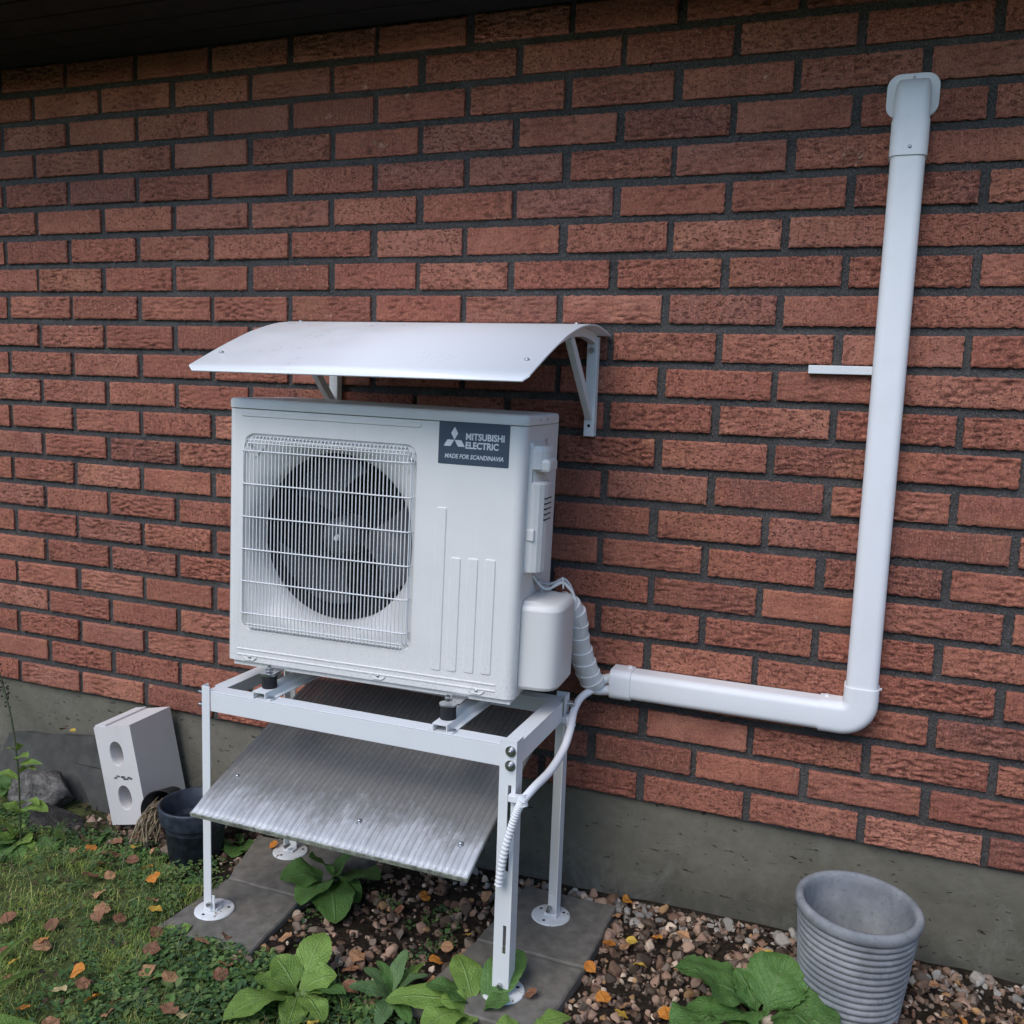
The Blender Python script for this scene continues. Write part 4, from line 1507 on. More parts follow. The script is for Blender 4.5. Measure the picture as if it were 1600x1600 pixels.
# ribbed grey pot
PR, PH = 0.138, 0.285
prof = [(0.098, 0.0), (0.106, 0.004)]
nrib = 15
zr0, zr1 = 0.012, PH - 0.030
for k in range(nrib):
    za = zr0 + (zr1 - zr0) * k / nrib
    dz = (zr1 - zr0) / nrib
    ra = 0.108 + (0.131 - 0.108) * k / nrib
    prof += [(ra - 0.0022, za), (ra + 0.0016, za + dz * 0.22), (ra + 0.0032, za + dz * 0.5), (ra + 0.0018, za + dz * 0.78), (ra - 0.0018, za + dz * 0.97)]
prof += [(0.1325, PH - 0.029), (PR - 0.001, PH - 0.024), (PR + 0.001, PH - 0.012), (PR - 0.001, PH - 0.004), (PR - 0.006, PH), (PR - 0.014, PH - 0.001), (PR - 0.018, PH - 0.006), (PR - 0.019, PH - 0.02), (0.108, 0.12), (0.100, 0.03), (0.0005, 0.026)]
pc = Vector((2.556, -0.250, 0.006))
gp = MB().lathe(prof, 72).build('plant_pot', M['pot_grey'])
gp.location = pc
gp.rotation_euler = (math.radians(1.0), math.radians(1.5), 0)
tag(gp, 'large grey pot with horizontal ribs standing on gravel by the plinth', 'pot')

# dark blue pot with a rim band
prof = [(0.070, 0.0), (0.076, 0.003), (0.088, 0.118), (0.0985, 0.123), (0.1005, 0.128), (0.1055, 0.172), (0.1045, 0.177), (0.101, 0.179), (0.097, 0.176), (0.086, 0.10), (0.074, 0.02), (0.0005, 0.016)]
dpc = at_z(294, 1360, -0.02) + Vector((-0.02, 0.058, 0))
dp = MB().lathe(prof, 56).build('plant_pot', M['pot_dark'])
dp.location = (dpc.x, dpc.y, gz(dpc.x, dpc.y) - 0.004)
tag(dp, 'small dark blue empty pot standing behind the left stand leg', 'pot')

# small black pot lying on its side with dry straw spilling out
bpp = at_y(250, 1264, -0.225)
bp = empty('nursery_pot', (bpp.x, bpp.y, bpp.z), (math.radians(82), 0, math.radians(18)))
tag(bp, 'small black pot lying on its side with dry straw spilling out', 'pot')
MB().lathe([(0.042, -0.10), (0.058, 0.0), (0.060, 0.004), (0.057, 0.005), (0.040, -0.095), (0.0005, -0.095)], 32).build('pot_wall', M['rubber'], bp)
for k in range(46):
    a = rnd.uniform(0, 6.28)
    r_ = rnd.uniform(0, 0.045)
    p0_ = Vector((r_ * math.cos(a), r_ * math.sin(a) * 0.7, rnd.uniform(-0.05, 0.0)))
    p2_ = Vector((rnd.uniform(-0.06, 0.03), rnd.uniform(-0.085, -0.05), rnd.uniform(0.02, 0.10)))
    p1_ = (p0_ + p2_) / 2 + Vector((rnd.uniform(-.02, .02), rnd.uniform(0, .035), rnd.uniform(0, .03)))
    MB().tube(spline([p0_, p1_, p2_], 4), rnd.uniform(0.0012, 0.0028), 5).build('straw', M['straw'], bp)

# aerated concrete block with two oval grip holes, leaning
bk = empty('building_block', (0, 0, 0))
tag(bk, 'white building block with two oval holes leaning against the plinth', 'building block')
BKW, BKH, BKD = 0.144, 0.322, 0.190


def block():
    mbk = MB()
    holes = []
    for zc in (0.088, 0.232):
        holes.append([(BKW / 2 + 0.026 * math.cos(2 * math.pi * i / 24) * (1 if True else 1), zc + 0.041 * (abs(math.sin(2 * math.pi * i / 24)) ** 0.8) * (1 if math.sin(2 * math.pi * i / 24) >= 0 else -1)) for i in range(24)])
    zcut = [0.0, 0.160, BKH]
    for hi, h in enumerate(holes):
        z0, z1 = zcut[hi], zcut[hi + 1]
        zc = (0.088, 0.232)[hi]
        o = []
        for (x, z) in h:
            dx, dz = x - BKW / 2, z - zc
            t = min((BKW / 2) / abs(dx) if abs(dx) > 1e-6 else 1e9, ((z1 - zc) / dz) if dz > 1e-6 else 1e9, ((z0 - zc) / dz) if dz < -1e-6 else 1e9)
            o.append([BKW / 2 + dx * t, zc + dz * t])
        for corner in ((0, z0), (BKW, z0), (BKW, z1), (0, z1)):
            k = min(range(24), key=lambda i: (o[i][0] - corner[0]) ** 2 + (o[i][1] - corner[1]) ** 2)
            o[k] = list(corner)
        mbk.loft([[Vector((p[0], 0, p[1])) for p in o], [Vector((p[0], 0, p[1])) for p in h], [Vector((BKW / 2 + (p[0] - BKW / 2) * 0.95, 0.004, zc + (p[1] - zc) * 0.95)) for p in h], [Vector((BKW / 2 + (p[0] - BKW / 2) * 0.90, 0.150, zc + (p[1] - zc) * 0.85)) for p in h]], True, False, True, False)
    e = 0.004
    prf = [(0, e), (e, 0)]
    # sides, back, bottom, top with a shallow tongue
    mbk.add([(0, 0, 0), (BKW, 0, 0), (BKW, BKD, 0), (0, BKD, 0), (0, 0, BKH), (BKW, 0, BKH), (BKW, BKD, BKH), (0, BKD, BKH)], [(3, 2, 1, 0), (1, 2, 6, 5), (2, 3, 7, 6), (3, 0, 4, 7), (4, 5, 6, 7)])
    mbk.box(0.004, 0.048, 0.003, BKD - 0.002, BKH + 0.0003, BKH + 0.006)
    return mbk


bo = block().build('block_body', M['block'], bk)
mb = MB()
for k in range(9):
    x, z = BKW * (0.36 + 0.05 * k + rnd.uniform(-.02, .02)), 0.158 - 0.0012 * k + rnd.uniform(-0.004, 0.004)
    s = rnd.uniform(0.004, 0.008)
    pts6 = [(x + s * rnd.uniform(.7, 1.5) * math.cos(a * 1.047), -0.0006, z + s * 0.5 * rnd.uniform(.6, 1.3) * math.sin(a * 1.047)) for a in range(6)]
    mb.add(pts6, [tuple(range(6))[::-1]])
M['smudge'] = mat_plain('dark_stain', (0.07, 0.07, 0.08), 0.8, 0, 0.3)
mb.build('stain', M['smudge'], bk)
pbl = at_z(176, 1289, -0.014)
bk.matrix_world = Matrix.Translation((pbl.x, pbl.y, pbl.z)) @ Matrix.Rotation(math.radians(2), 4, 'Z') @ Matrix.Rotation(math.radians(-12), 4, 'Y')


def rock(name, loc, sc, seed, mat, sub=3, rot=0):
    r = random.Random(seed)
    bm = bmesh.new()
    bmesh.ops.create_icosphere(bm, subdivisions=sub + 1, radius=1.0)
    planes = []
    for _ in range(12):
        nrm = Vector((r.gauss(0, 1), r.gauss(0, 1), r.gauss(0, 1))).normalized()
        planes.append((nrm, r.uniform(0.62, 0.92)))
    for v in bm.verts:
        p = v.co.copy()
        for nrm, d in planes:
            s = p.dot(nrm) - d
            if s > 0:
                p -= nrm * s
        p *= 1 + 0.07 * mnoise.noise(p * 2.3 + Vector((seed, 0, 0))) + 0.035 * mnoise.noise(p * 7 + Vector((seed, 3, 0)))
        v.co = Vector((p.x * sc[0], p.y * sc[1], p.z * sc[2]))
    me = bpy.data.meshes.new(name)
    bm.to_mesh(me)
    bm.free()
    me.polygons.foreach_set('use_smooth', [True] * len(me.polygons))
    me.materials.append(mat)
    o = bpy.data.objects.new(name, me)
    o.location = loc
    o.rotation_euler = (0, 0, rot)
    COL.objects.link(o)
    return o


p = at_y(68, 1238, -0.16)
tag(rock('garden_rock', (p.x, p.y, p.z), (0.115, 0.09, 0.082), 3, M['rock'], 3, 0.3), 'rounded grey rock in front of the broken slab', 'rock')
p = at_y(82, 1296, -0.24)
tag(rock('garden_rock', (p.x, p.y, p.z), (0.135, 0.09, 0.085), 8, M['darkrock'], 3, 0.1), 'flat dark rock at the lawn edge beside the white block', 'rock')
p = at_y(-10, 1268, -0.13)
tag(rock('garden_rock', (p.x, p.y, p.z), (0.13, 0.09, 0.08), 17, M['rock'], 3, 0.9), 'grey rock at the far left edge beside the rounded rock', 'rock')
p = at_y(150, 1272, -0.10)
tag(rock('garden_rock', (p.x, p.y, p.z), (0.035, 0.03, 0.028), 23, M['rock'], 2, 0.2), 'small pale rock touching the foot of the white block', 'rock')


def plate(name, pts, th, mat, label, cat):
    """a broken slab leaning against the plinth: outline given as 3D points of its front face"""
    pts = [Vector(p) for p in pts]
    nrm = (pts[1] - pts[0]).cross(pts[2] - pts[0]).normalized()
    if nrm.y > 0:
        nrm = -nrm
    cen = sum(pts, Vector()) / len(pts)
    out = []
    for a, b in zip(pts, pts[1:] + pts[:1]):
        for k in range(5):
            q = a.lerp(b, k / 5) - cen
            out.append(q + Vector((rnd.uniform(-.004, .004), 0, rnd.uniform(-.004, .004))))
    mbp = MB()
    mbp.loft([[q - nrm * th for q in out], [q - nrm * 0.004 for q in out], [q * 0.985 for q in out]], True, True, True, False)
    o = mbp.build(name, mat)
    o.location = cen
    return tag(o, label, cat)


plate('broken_slab', [at_y(14, 1144, -0.040), at_y(147, 1152, -0.040), at_y(176, 1204, -0.060), at_y(165, 1262, -0.105), at_y(60, 1262, -0.105), at_y(-20, 1230, -0.09)], 0.035, M['slab2'], 'dark grey broken slab leaning on the plinth beside the white block', 'broken slab')
plate('broken_slab', [at_y(112, 1192, -0.085), at_y(165, 1202, -0.080), at_y(172, 1272, -0.130), at_y(148, 1272, -0.130)], 0.03, M['slab2'], 'small pointed slab piece wedged behind the white block', 'broken slab')

# ------------------------------------------------------------------ gravel
slabs_xy = []
for o in bpy.data.objects:
    if o.name.startswith('paving_slab'):
        slabs_xy.append([(v.co.x + o.location.x, v.co.y + o.location.y) for v in o.data.vertices][-24:])


def inpoly(x, y, poly):
    ins = False
    j = len(poly) - 1
    for i in range(len(poly)):
        if (poly[i][1] > y) != (poly[j][1] > y) and x < (poly[j][0] - poly[i][0]) * (y - poly[i][1]) / (poly[j][1] - poly[i][1]) + poly[i][0]:
            ins = not ins
        j = i
    return ins


def on_slab(x, y, m=0.0):
    for pl_ in slabs_xy:
        cx = sum(p[0] for p in pl_) / len(pl_)
        cy = sum(p[1] for p in pl_) / len(pl_)
        if inpoly(cx + (x - cx) * (1 - m), cy + (y - cy) * (1 - m), pl_):
            return True
    return False


stone_shapes = []
for k in range(16):
    r = random.Random(500 + k)
    bm = bmesh.new()
    bmesh.ops.create_icosphere(bm, subdivisions=3 if k < 8 else 2, radius=1.0)
    planes = [(Vector((r.gauss(0, 1), r.gauss(0, 1), r.gauss(0, 1))).normalized(), r.uniform(0.48, 0.82)) for _ in range(13)]
    vs = []
    for v in bm.verts:
        p = v.co.copy()
        for nrm, d in planes:
            s = p.dot(nrm) - d
            if s > 0:
                p -= nrm * s
        p *= 1 + 0.06 * mnoise.noise(p * 2 + Vector((k, 0, 0)))
        vs.append((p.x, p.y, p.z))
    bm.verts.index_update()
    fs = np.array([[v.index for v in f.verts] for f in bm.faces])
    bm.free()
    stone_shapes.append((np.array(vs), fs))

STONE_COLS = [((0.276, 0.170, 0.115), 5), ((0.199, 0.149, 0.111), 5), ((0.367, 0.237, 0.164), 3), ((0.501, 0.379, 0.274), 2), ((0.092, 0.062, 0.042), 6), ((0.401, 0.231, 0.105), 1.2), ((0.701, 0.545, 0.400), 0.7), ((0.149, 0.084, 0.053), 4)]
cols_, w_ = [c for c, _ in STONE_COLS], np.array([w for _, w in STONE_COLS])
w_ = w_ / w_.sum()


def mass(name, items, mat, label, kind='stuff'):
    """items: list of (verts, tris, colour); one mesh with a colour attribute"""
    V, F, Cc = [], [], []
    o = 0
    for v, f, c in items:
        V.append(v)
        F.append(f + o)
        Cc.append(np.tile(np.array([*c, 1.0]), (len(v), 1)))
        o += len(v)
    V, F, Cc = np.concatenate(V), np.concatenate(F), np.concatenate(Cc)
    me = bpy.data.meshes.new(name)
    me.vertices.add(len(V))
    me.vertices.foreach_set('co', V.astype(np.float32).ravel())
    k = F.shape[1]
    me.loops.add(F.size)
    me.loops.foreach_set('vertex_index', F.astype(np.int32).ravel())
    me.polygons.add(len(F))
    me.polygons.foreach_set('loop_start', (np.arange(len(F)) * k).astype(np.int32))
    me.polygons.foreach_set('use_smooth', [True] * len(F))
    me.update(calc_edges=True)
    at = me.color_attributes.new('col', 'FLOAT_COLOR', 'POINT')
    at.data.foreach_set('color', Cc.astype(np.float32).ravel())
    me.materials.append(mat)
    ob = bpy.data.objects.new(name, me)
    COL.objects.link(ob)
    return tag(ob, label, kind=kind)


def rotm(r):
    q = nrng.normal(size=4)
    q /= np.linalg.norm(q)
    w, x, y, z = q
    return np.array([[1 - 2 * (y * y + z * z), 2 * (x * y - z * w), 2 * (x * z + y * w)], [2 * (x * y + z * w), 1 - 2 * (x * x + z * z), 2 * (y * z - x * w)], [2 * (x * z - y * w), 2 * (y * z + x * w), 1 - 2 * (x * x + y * y)]])


def gravel_density(x, y):
    if on_slab(x, y, 0.03):
        return 0.0
    if (Vector((x, y)) - Vector((pc.x, pc.y))).length < 0.112:
        return 0.0
    d = smooth(1.02, 1.16, x)
    lim = -0.62 + 0.05 * mnoise.noise((x * 5, 0, 9))
    if x < 1.75:
        d *= smooth(lim - 0.12, lim + 0.04, y)
    if x < 1.10 and y > -0.30:
        d = max(d, 0.5 * smooth(0.12, 0.3, x))
    if x > 3.4:
        d *= 1 - smooth(3.4, 4.2, x)
    if 1.05 < x < 1.8:
        d *= 0.40 + 0.60 * smooth(-0.1, 0.3, mnoise.noise((x * 7, y * 7, 12)))
    if y < -1.3:
        d *= 0.0
    return d


items = []
for _ in range(19000):
    x, y = rnd.uniform(0.2, 4.0), rnd.uniform(-1.15, 0.012)
    # stay near what can be seen
    if x > 3.2 and rnd.random() < 0.6:
        continue
    if rnd.random() > gravel_density(x, y):
        continue
    s = min(0.023, 0.0086 * math.exp(rnd.gauss(0.08, 0.42)))
    if y > -s:
        y = -s
    vs, fs = stone_shapes[rnd.randrange(8) if s > 0.011 else 8 + rnd.randrange(8)]
    sc = np.array([s * rnd.uniform(0.9, 1.35), s * rnd.uniform(0.8, 1.1), s * rnd.uniform(0.6, 0.95)])
    R_ = rotm(0)
    pos = np.array([x, y, gz(x, y) + s * rnd.uniform(-0.45, 0.65)])
    c = cols_[nrng.choice(len(cols_), p=w_)]
    f = rnd.uniform(0.75, 1.3)
    if y > -0.10 and rnd.random() < 0.35:
        c, f = (0.37, 0.335, 0.29), rnd.uniform(0.6, 1.15)
    items.append(((vs * sc) @ R_.T + pos, fs, tuple(q * f for q in c)))
mass('gravel', items, M['stone'], 'loose brown and grey gravel along the foot of the plinth')

# ------------------------------------------------------------------ grass and ground cover
def blade(x, y, z, h, w, ang, lean, c):
    ca, sa = math.cos(ang), math.sin(ang)
    px, py = -sa * w / 2, ca * w / 2
    v = []
    for t, k in ((0, 1), (0.5, 0.8), (0.85, 0.45)):
        dx = lean * h * t * t
        v.append((x + ca * dx - px * k, y + sa * dx - py * k, z + h * t * (1 - 0.25 * lean * t)))
        v.append((x + ca * dx + px * k, y + sa * dx + py * k, z + h * t * (1 - 0.25 * lean * t)))
    dx = lean * h
    v.append((x + ca * dx, y + sa * dx, z + h * (1 - 0.3 * lean)))
    f = [(0, 1, 3), (0, 3, 2), (2, 3, 5), (2, 5, 4), (4, 5, 6)]
    return np.array(v), np.array(f), c


def lawn_density(x, y):
    if on_slab(x, y, 0.0):
        return 0.0
    d = 1.0
    edge = -0.33 + 0.16 * (1 - smooth(0.1, 0.45, x)) - 0.05 * x + 0.05 * mnoise.noise((x * 4, 2.0, 5))
    d *= 1 - smooth(edge - 0.10, edge + 0.05, y)
    # the lawn gives way to the gravel bed
    lim = -0.60 + 0.05 * mnoise.noise((x * 5, 0, 9))
    if x > 0.95:
        d *= 1 - smooth(lim - 0.14, lim, y)
    d *= 1 - 0.9 * smooth(1.35, 1.85, x + 0.6 * (y + 0.75))
    d *= 0.22 + 0.98 * smooth(-0.30, 0.30, mnoise.noise((x * 6, y * 6, 3)))
    return max(0.0, d)


GC = [(0.254, 0.364, 0.074), (0.372, 0.461, 0.102), (0.460, 0.503, 0.136), (0.179, 0.266, 0.059), (0.627, 0.561, 0.194), (0.834, 0.644, 0.273)]
items = []
for _ in range(125000):
    x, y = rnd.uniform(-0.5, 1.95), rnd.uniform(-1.75, -0.30)
    if rnd.random() > lawn_density(x, y):
        continue
    dry = mnoise.noise((x * 4 + 9, y * 4, 1))
    k = rnd.choices(range(6), (5, 5, 3 + 4 * max(0, dry), 4, 0.9 + 5 * max(0, dry), 0.35 + 2 * max(0, dry)))[0]
    f = rnd.uniform(0.7, 1.25)
    h = rnd.uniform(0.008, 0.026) * (0.7 + 0.8 * smooth(-0.2, 0.4, mnoise.noise((x * 9, y * 9, 8)))) * (1.2 if rnd.random() < 0.08 else 1.0)
    items.append(blade(x, y, gz(x, y) - 0.003, h, rnd.uniform(0.0012, 0.0026), rnd.uniform(0, 6.28), rnd.uniform(0.3, 1.5), tuple(q * f for q in GC[k])))
for _ in range(2600):                       # some long thin stray blades
    x, y = rnd.uniform(0.2, 1.8), rnd.uniform(-1.3, -0.40)
    if rnd.random() > lawn_density(x, y):
        continue
    items.append(blade(x, y, gz(x, y), rnd.uniform(0.04, 0.085), rnd.uniform(0.0014, 0.0024), rnd.uniform(0, 6.28), rnd.uniform(0.4, 1.3), rnd.choice([(0.16, 0.21, 0.07), (0.24, 0.25, 0.11), (0.12, 0.18, 0.06)])))
mass('lawn_grass', items, M['grass'], 'short mossy lawn grass in the left foreground')


def weedleaf(x, y, z, s, ang, tilt, c):
    """tiny folded oval leaf"""
    ca, sa = math.cos(ang), math.sin(ang)
    out = []
    for (u, v, w) in ((0, 0, 0), (0.35, -0.34, 0.10), (0.35, 0, 0.0), (0.35, 0.34, 0.10), (0.75, -0.28, 0.06), (0.75, 0, -0.02), (0.75, 0.28, 0.06), (1.05, 0, -0.12)):
        a, b = u * s, v * s
        out.append((x + ca * a - sa * b, y + sa * a + ca * b, z + a * tilt + w * s))
    f = [(0, 1, 2), (0, 2, 3), (1, 4, 5), (1, 5, 2), (2, 5, 6), (2, 6, 3), (4, 7, 5), (5, 7, 6)]
    return np.array(out), np.array(f), c


items = []
for _ in range(8500):
    x, y = rnd.uniform(-0.3, 1.95), rnd.uniform(-1.3, -0.24)
    if on_slab(x, y, -0.02):
        continue
    d = lawn_density(x, y)
    band = math.exp(-((y + 0.42 - 0.10 * (1 - x)) / 0.10) ** 2) * (1 - smooth(0.75, 0.95, x))
    band2 = smooth(0.7, 1.2, x) * (1 - smooth(1.45, 1.8, x)) * (1 - smooth(-0.68, -0.58, y)) * (1.0 - 0.5 * (on_slab(x, y)))
    if rnd.random() > max(0.30 * d * (0.3 + 1.4 * smooth(-0.1, 0.4, mnoise.noise((x * 3, y * 3, 21)))), 0.9 * band, 0.95 * band2, 0.22 * smooth(1.15, 1.3, x) * (1 - smooth(1.55, 1.7, x)) * smooth(-0.2, 0.3, mnoise.noise((x * 6, y * 6, 31)))):
        continue
    n_ = rnd.randint(4, 9)
    s = rnd.uniform(0.006, 0.015) * (1.35 if band2 > 0.5 else 1.0)
    base_c = rnd.choice([(0.10, 0.190, 0.055), (0.13, 0.23, 0.062), (0.085, 0.16, 0.065), (0.19, 0.27, 0.085)])
    hh = rnd.uniform(0.006, 0.024)
    for k in range(n_):
        a = 6.283 * k / n_ + rnd.uniform(-.4, .4)
        f = rnd.uniform(0.75, 1.25)
        o_ = rnd.uniform(0.002, 0.014)
        items.append(weedleaf(x + o_ * math.cos(a), y + o_ * math.sin(a), gz(x, y) + hh * rnd.uniform(0.5, 1.1), s * rnd.uniform(0.7, 1.2), a, rnd.uniform(-0.2, 0.7), tuple(q * f for q in base_c)))
mass('ground_weeds', items, M['grass'], 'low green weeds and clover mixed into the lawn edge')

# dark leaf litter and crumbs between the stones
items = []
for _ in range(5200):
    x, y = rnd.uniform(0.05, 3.1), rnd.uniform(-1.05, -0.01)
    if on_slab(x, y, -0.01):
        continue
    k = max(0.6 * gravel_density(x, y), 1.0 * (1 - smooth(0.6, 0.95, x)) * smooth(-0.40, -0.27, y), 0.12, 0.35 * (1 - smooth(0.9, 1.3, x)))
    if rnd.random() > k:
        continue
    c = rnd.choice([(0.05, 0.032, 0.022), (0.09, 0.055, 0.035), (0.15, 0.085, 0.06), (0.12, 0.075, 0.06), (0.03, 0.022, 0.016)])
    items.append(weedleaf(x, y, gz(x, y) + rnd.uniform(0.004, 0.018), rnd.uniform(0.006, 0.018), rnd.uniform(0, 6.28), rnd.uniform(-.4, .4), c))
mass('leaf_litter', items, M['grass'], 'crumbled brown leaf litter between the stones')


# ------------------------------------------------------------------ leaves and plants
def leaf_mesh(name, L_, W, arch, fold, wav, seed, mat, stalk=0.18, shape=1.0, curl=0.0, nu=14, nv=6, tooth=0.0, crinkle=0.03):
    r = random.Random(seed)
    vs, uv, fs = [], [], []
    ph = r.uniform(0, 6)
    for i in range(nu + 1):
        t = i / nu
        if t < stalk:
            w = 0.035 + 0.03 * (t / max(stalk, 1e-6))
        else:
            q = (t - stalk) / (1 - stalk)
            w = 0.065 * (1 - q) + (math.sin(math.pi * min(1, q ** (1.12 * shape))) ** 0.62) * 0.5
            if i == nu:
                w = 0.004
        cz = arch * 4 * t * (1 - t) * L_ - curl * L_ * t * t
        for j in range(nv + 1):
            s = (j / nv - 0.5) * 2
            wj = w * (1 + tooth * (1 if (i % 2 == 0) else -1) * (abs(s) > 0.95))
            y = s * wj * W
            edge = abs(s) ** 1.5
            z = cz + fold * abs(s) * wj * W + wav * W * edge * math.sin(t * 13 + ph + (1.7 if s > 0 else 0)) * (w * 2)
            z += crinkle * W * mnoise.noise((t * 6 + seed, s * 2.2, 0.5)) * (w * 2)
            z += crinkle * 0.5 * W * mnoise.noise((t * 15 + seed, s * 5, 1.5)) * (w * 2)
            vs.append((t * L_, y, z))
            uv.append((t, j / nv))
    for i in range(nu):
        for j in range(nv):
            a = i * (nv + 1) + j
            fs.append((a, a + 1, a + nv + 2, a + nv + 1))
    me = bpy.data.meshes.new(name)
    me.from_pydata(vs, [], fs)
    me.polygons.foreach_set('use_smooth', [True] * len(fs))
    ul = me.uv_layers.new(name='UVMap')
    for l in me.loops:
        ul.data[l.index].uv = uv[l.vertex_index]
    me.materials.append(mat)
    me.update()
    return me


def place(me, name, B, Tp, roll=0.0, parent=None, origin=Vector((0, 0, 0))):
    d = Tp - B
    x = d.normalized()
    zup = Vector((0, 0, 1))
    y = zup.cross(x)
    if y.length < 1e-4:
        y = Vector((0, 1, 0))
    y.normalize()
    z = x.cross(y)
    m = Matrix(((x.x, y.x, z.x, B.x - origin.x), (x.y, y.y, z.y, B.y - origin.y), (x.z, y.z, z.z, B.z - origin.z), (0, 0, 0, 1))) @ Matrix.Rotation(roll, 4, 'X')
    o = bpy.data.objects.new(name, me)
    COL.objects.link(o)
    o.parent = parent
    o.matrix_local = m
    return o


def plant(name, base_px, zb, leaves, label, cat, mat, stalk=0.2, tooth=0.0, seed=0, arch=0.10, crinkle=0.035):
    B = at_z(base_px[0], base_px[1], zb)
    root = empty(name, B)
    tag(root, label, cat)
    for k, lf in enumerate(leaves):
        px, py, zt, wd = lf[:4]
        mk_ = lf[4] if len(lf) > 4 else mat
        roll = lf[5] if len(lf) > 5 else rnd.uniform(-0.25, 0.25)
        Tp = at_z(px, py, zt)
        Bk = B + Vector((rnd.uniform(-.004, .004), rnd.uniform(-.004, .004), 0.002))
        L_ = (Tp - Bk).length
        me = leaf_mesh('leaf', L_, wd * 1.28, arch * rnd.uniform(0.7, 1.3), 0.12, 0.05 + crinkle * 0.5, seed * 31 + k, M[mk_], stalk, rnd.uniform(0.85, 1.08), rnd.uniform(0.0, 0.10), 24, 10, tooth, crinkle)
        place(me, 'leaf', Bk, Tp, roll, root, B)
    return root


plant('broad_leaf_plant', (518, 1378), 0.012, [(438, 1372, 0.06, 0.085), (470, 1412, 0.05, 0.075), (524, 1440, 0.035, 0.085), (592, 1372, 0.07, 0.085), (486, 1338, 0.11, 0.080), (548, 1336, 0.10, 0.075), (560, 1408, 0.03, 0.06), (448, 1405, 0.03, 0.06)],
      'dark green broad leaved plant growing under the sloping plastic sheet', 'plant', 'leafA', 0.14, 0.02, 1)
plant('broad_leaf_plant', (468, 1556), 0.012, [(350, 1582, 0.05, 0.075, 'leafB'), (507, 1456, 0.09, 0.062, 'leafB', 0.1), (430, 1492, 0.08, 0.058, 'leafB', -0.1), (524, 1520, 0.06, 0.066, 'leafB', 0.2), (396, 1528, 0.07, 0.055, 'leafB'), (540, 1548, 0.05, 0.045), (450, 1600, 0.03, 0.05, 'leafB'), (505, 1598, 0.03, 0.045, 'leafB')],
      'bright green plant with oval leaves at the lawn edge, left of centre', 'plant', 'leafA', 0.18, 0.015, 2)
plant('narrow_leaf_plant', (612, 1562), 0.010, [(634, 1482, 0.09, 0.030, 'leafC'), (568, 1512, 0.07, 0.030, 'leafC'), (668, 1522, 0.07, 0.030, 'leafC'), (545, 1540, 0.05, 0.032, 'leafC'), (590, 1602, 0.03, 0.030, 'leafC'), (672, 1560, 0.04, 0.028, 'leafC'), (590, 1500, 0.08, 0.028, 'leafA'), (640, 1596, 0.03, 0.03, 'leafA'), (664, 1500, 0.05, 0.022, 'leafB')],
      'narrow leaved blue green weed between the two bright plants', 'plant', 'leafC', 0.05, 0.03, 3)
plant('broad_leaf_plant', (742, 1580), 0.012, [(716, 1488, 0.09, 0.058, 'leafB', 0.1), (818, 1484, 0.10, 0.066, 'leafA', 0.25), (668, 1532, 0.07, 0.060, 'leafA', 0.2), (796, 1562, 0.06, 0.045, 'leafA'), (660, 1606, 0.04, 0.070, 'leafB'), (700, 1612, 0.04, 0.055, 'leafB'), (690, 1560, 0.06, 0.05, 'leafB'), (604, 1552, 0.05, 0.058, 'leafB')],
      'bright green plant with oval leaves at the front right stand foot', 'plant', 'leafB', 0.16, 0.015, 4)
plant('broad_leaf_plant', (820, 1625), 0.012, [(892, 1588, 0.05, 0.045, 'leafB'), (850, 1602, 0.05, 0.04, 'leafB'), (775, 1600, 0.05, 0.05, 'leafB')],
      'small bright leaved plant at the bottom edge on the slab', 'plant', 'leafB', 0.16, 0.015, 5)
plant('broad_leaf_plant', (1188, 1600), 0.015, [(1058, 1506, 0.13, 0.115), (1232, 1492, 0.13, 0.105), (1312, 1602, 0.09, 0.125), (1052, 1606, 0.08, 0.115), (1126, 1586, 0.10, 0.085), (1262, 1530, 0.09, 0.075), (1180, 1640, 0.06, 0.10), (1150, 1512, 0.10, 0.06)],
      'large crinkled green plant on the gravel beside the ribbed pot', 'plant', 'leafA', 0.22, 0.04, 6, 0.12, 0.09)
plant('round_leaf_weed', (268, 1472), 0.012, [(246, 1452, 0.035, 0.034), (300, 1446, 0.04, 0.034), (262, 1446, 0.04, 0.03), (285, 1476, 0.02, 0.03), (300, 1464, 0.03, 0.026), (248, 1474, 0.02, 0.026)],
      'low round leaved weed at the left slab corner', 'plant', 'leafB', 0.25, 0.0, 7)
plant('round_leaf_weed', (200, 1398), -0.02, [(180, 1402, 0.01, 0.034), (222, 1375, 0.02, 0.034), (208, 1368, 0.02, 0.03), (192, 1376, 0.02, 0.036), (212, 1410, 0.0, 0.03)],
      'small weed among fallen leaves in front of the dark pot', 'plant', 'leafA', 0.2, 0.0, 8)
plant('round_leaf_weed', (306, 1392), 0.0, [(292, 1372, 0.03, 0.036), (318, 1380, 0.02, 0.034), (280, 1392, 0.01, 0.032), (300, 1408, 0.0, 0.03)],
      'small weed between the left stand leg and dark pot', 'plant', 'leafA', 0.2, 0.0, 9)
plant('round_leaf_weed', (212, 1345), -0.03, [(226, 1334, 0.0, 0.036), (200, 1340, 0.0, 0.03), (222, 1352, -0.01, 0.03), (205, 1330, 0.0, 0.03)],
      'small weed under the corner of the white block', 'plant', 'leafA', 0.2, 0.0, 10)
plant('round_leaf_weed', (372, 1322), 0.0, [(355, 1318, 0.03, 0.05), (380, 1305, 0.03, 0.05), (392, 1325, 0.02, 0.045), (362, 1338, 0.01, 0.05)],
      'dark low weed between the dark pot and rear slab', 'plant', 'leafA', 0.2, 0.0, 12)
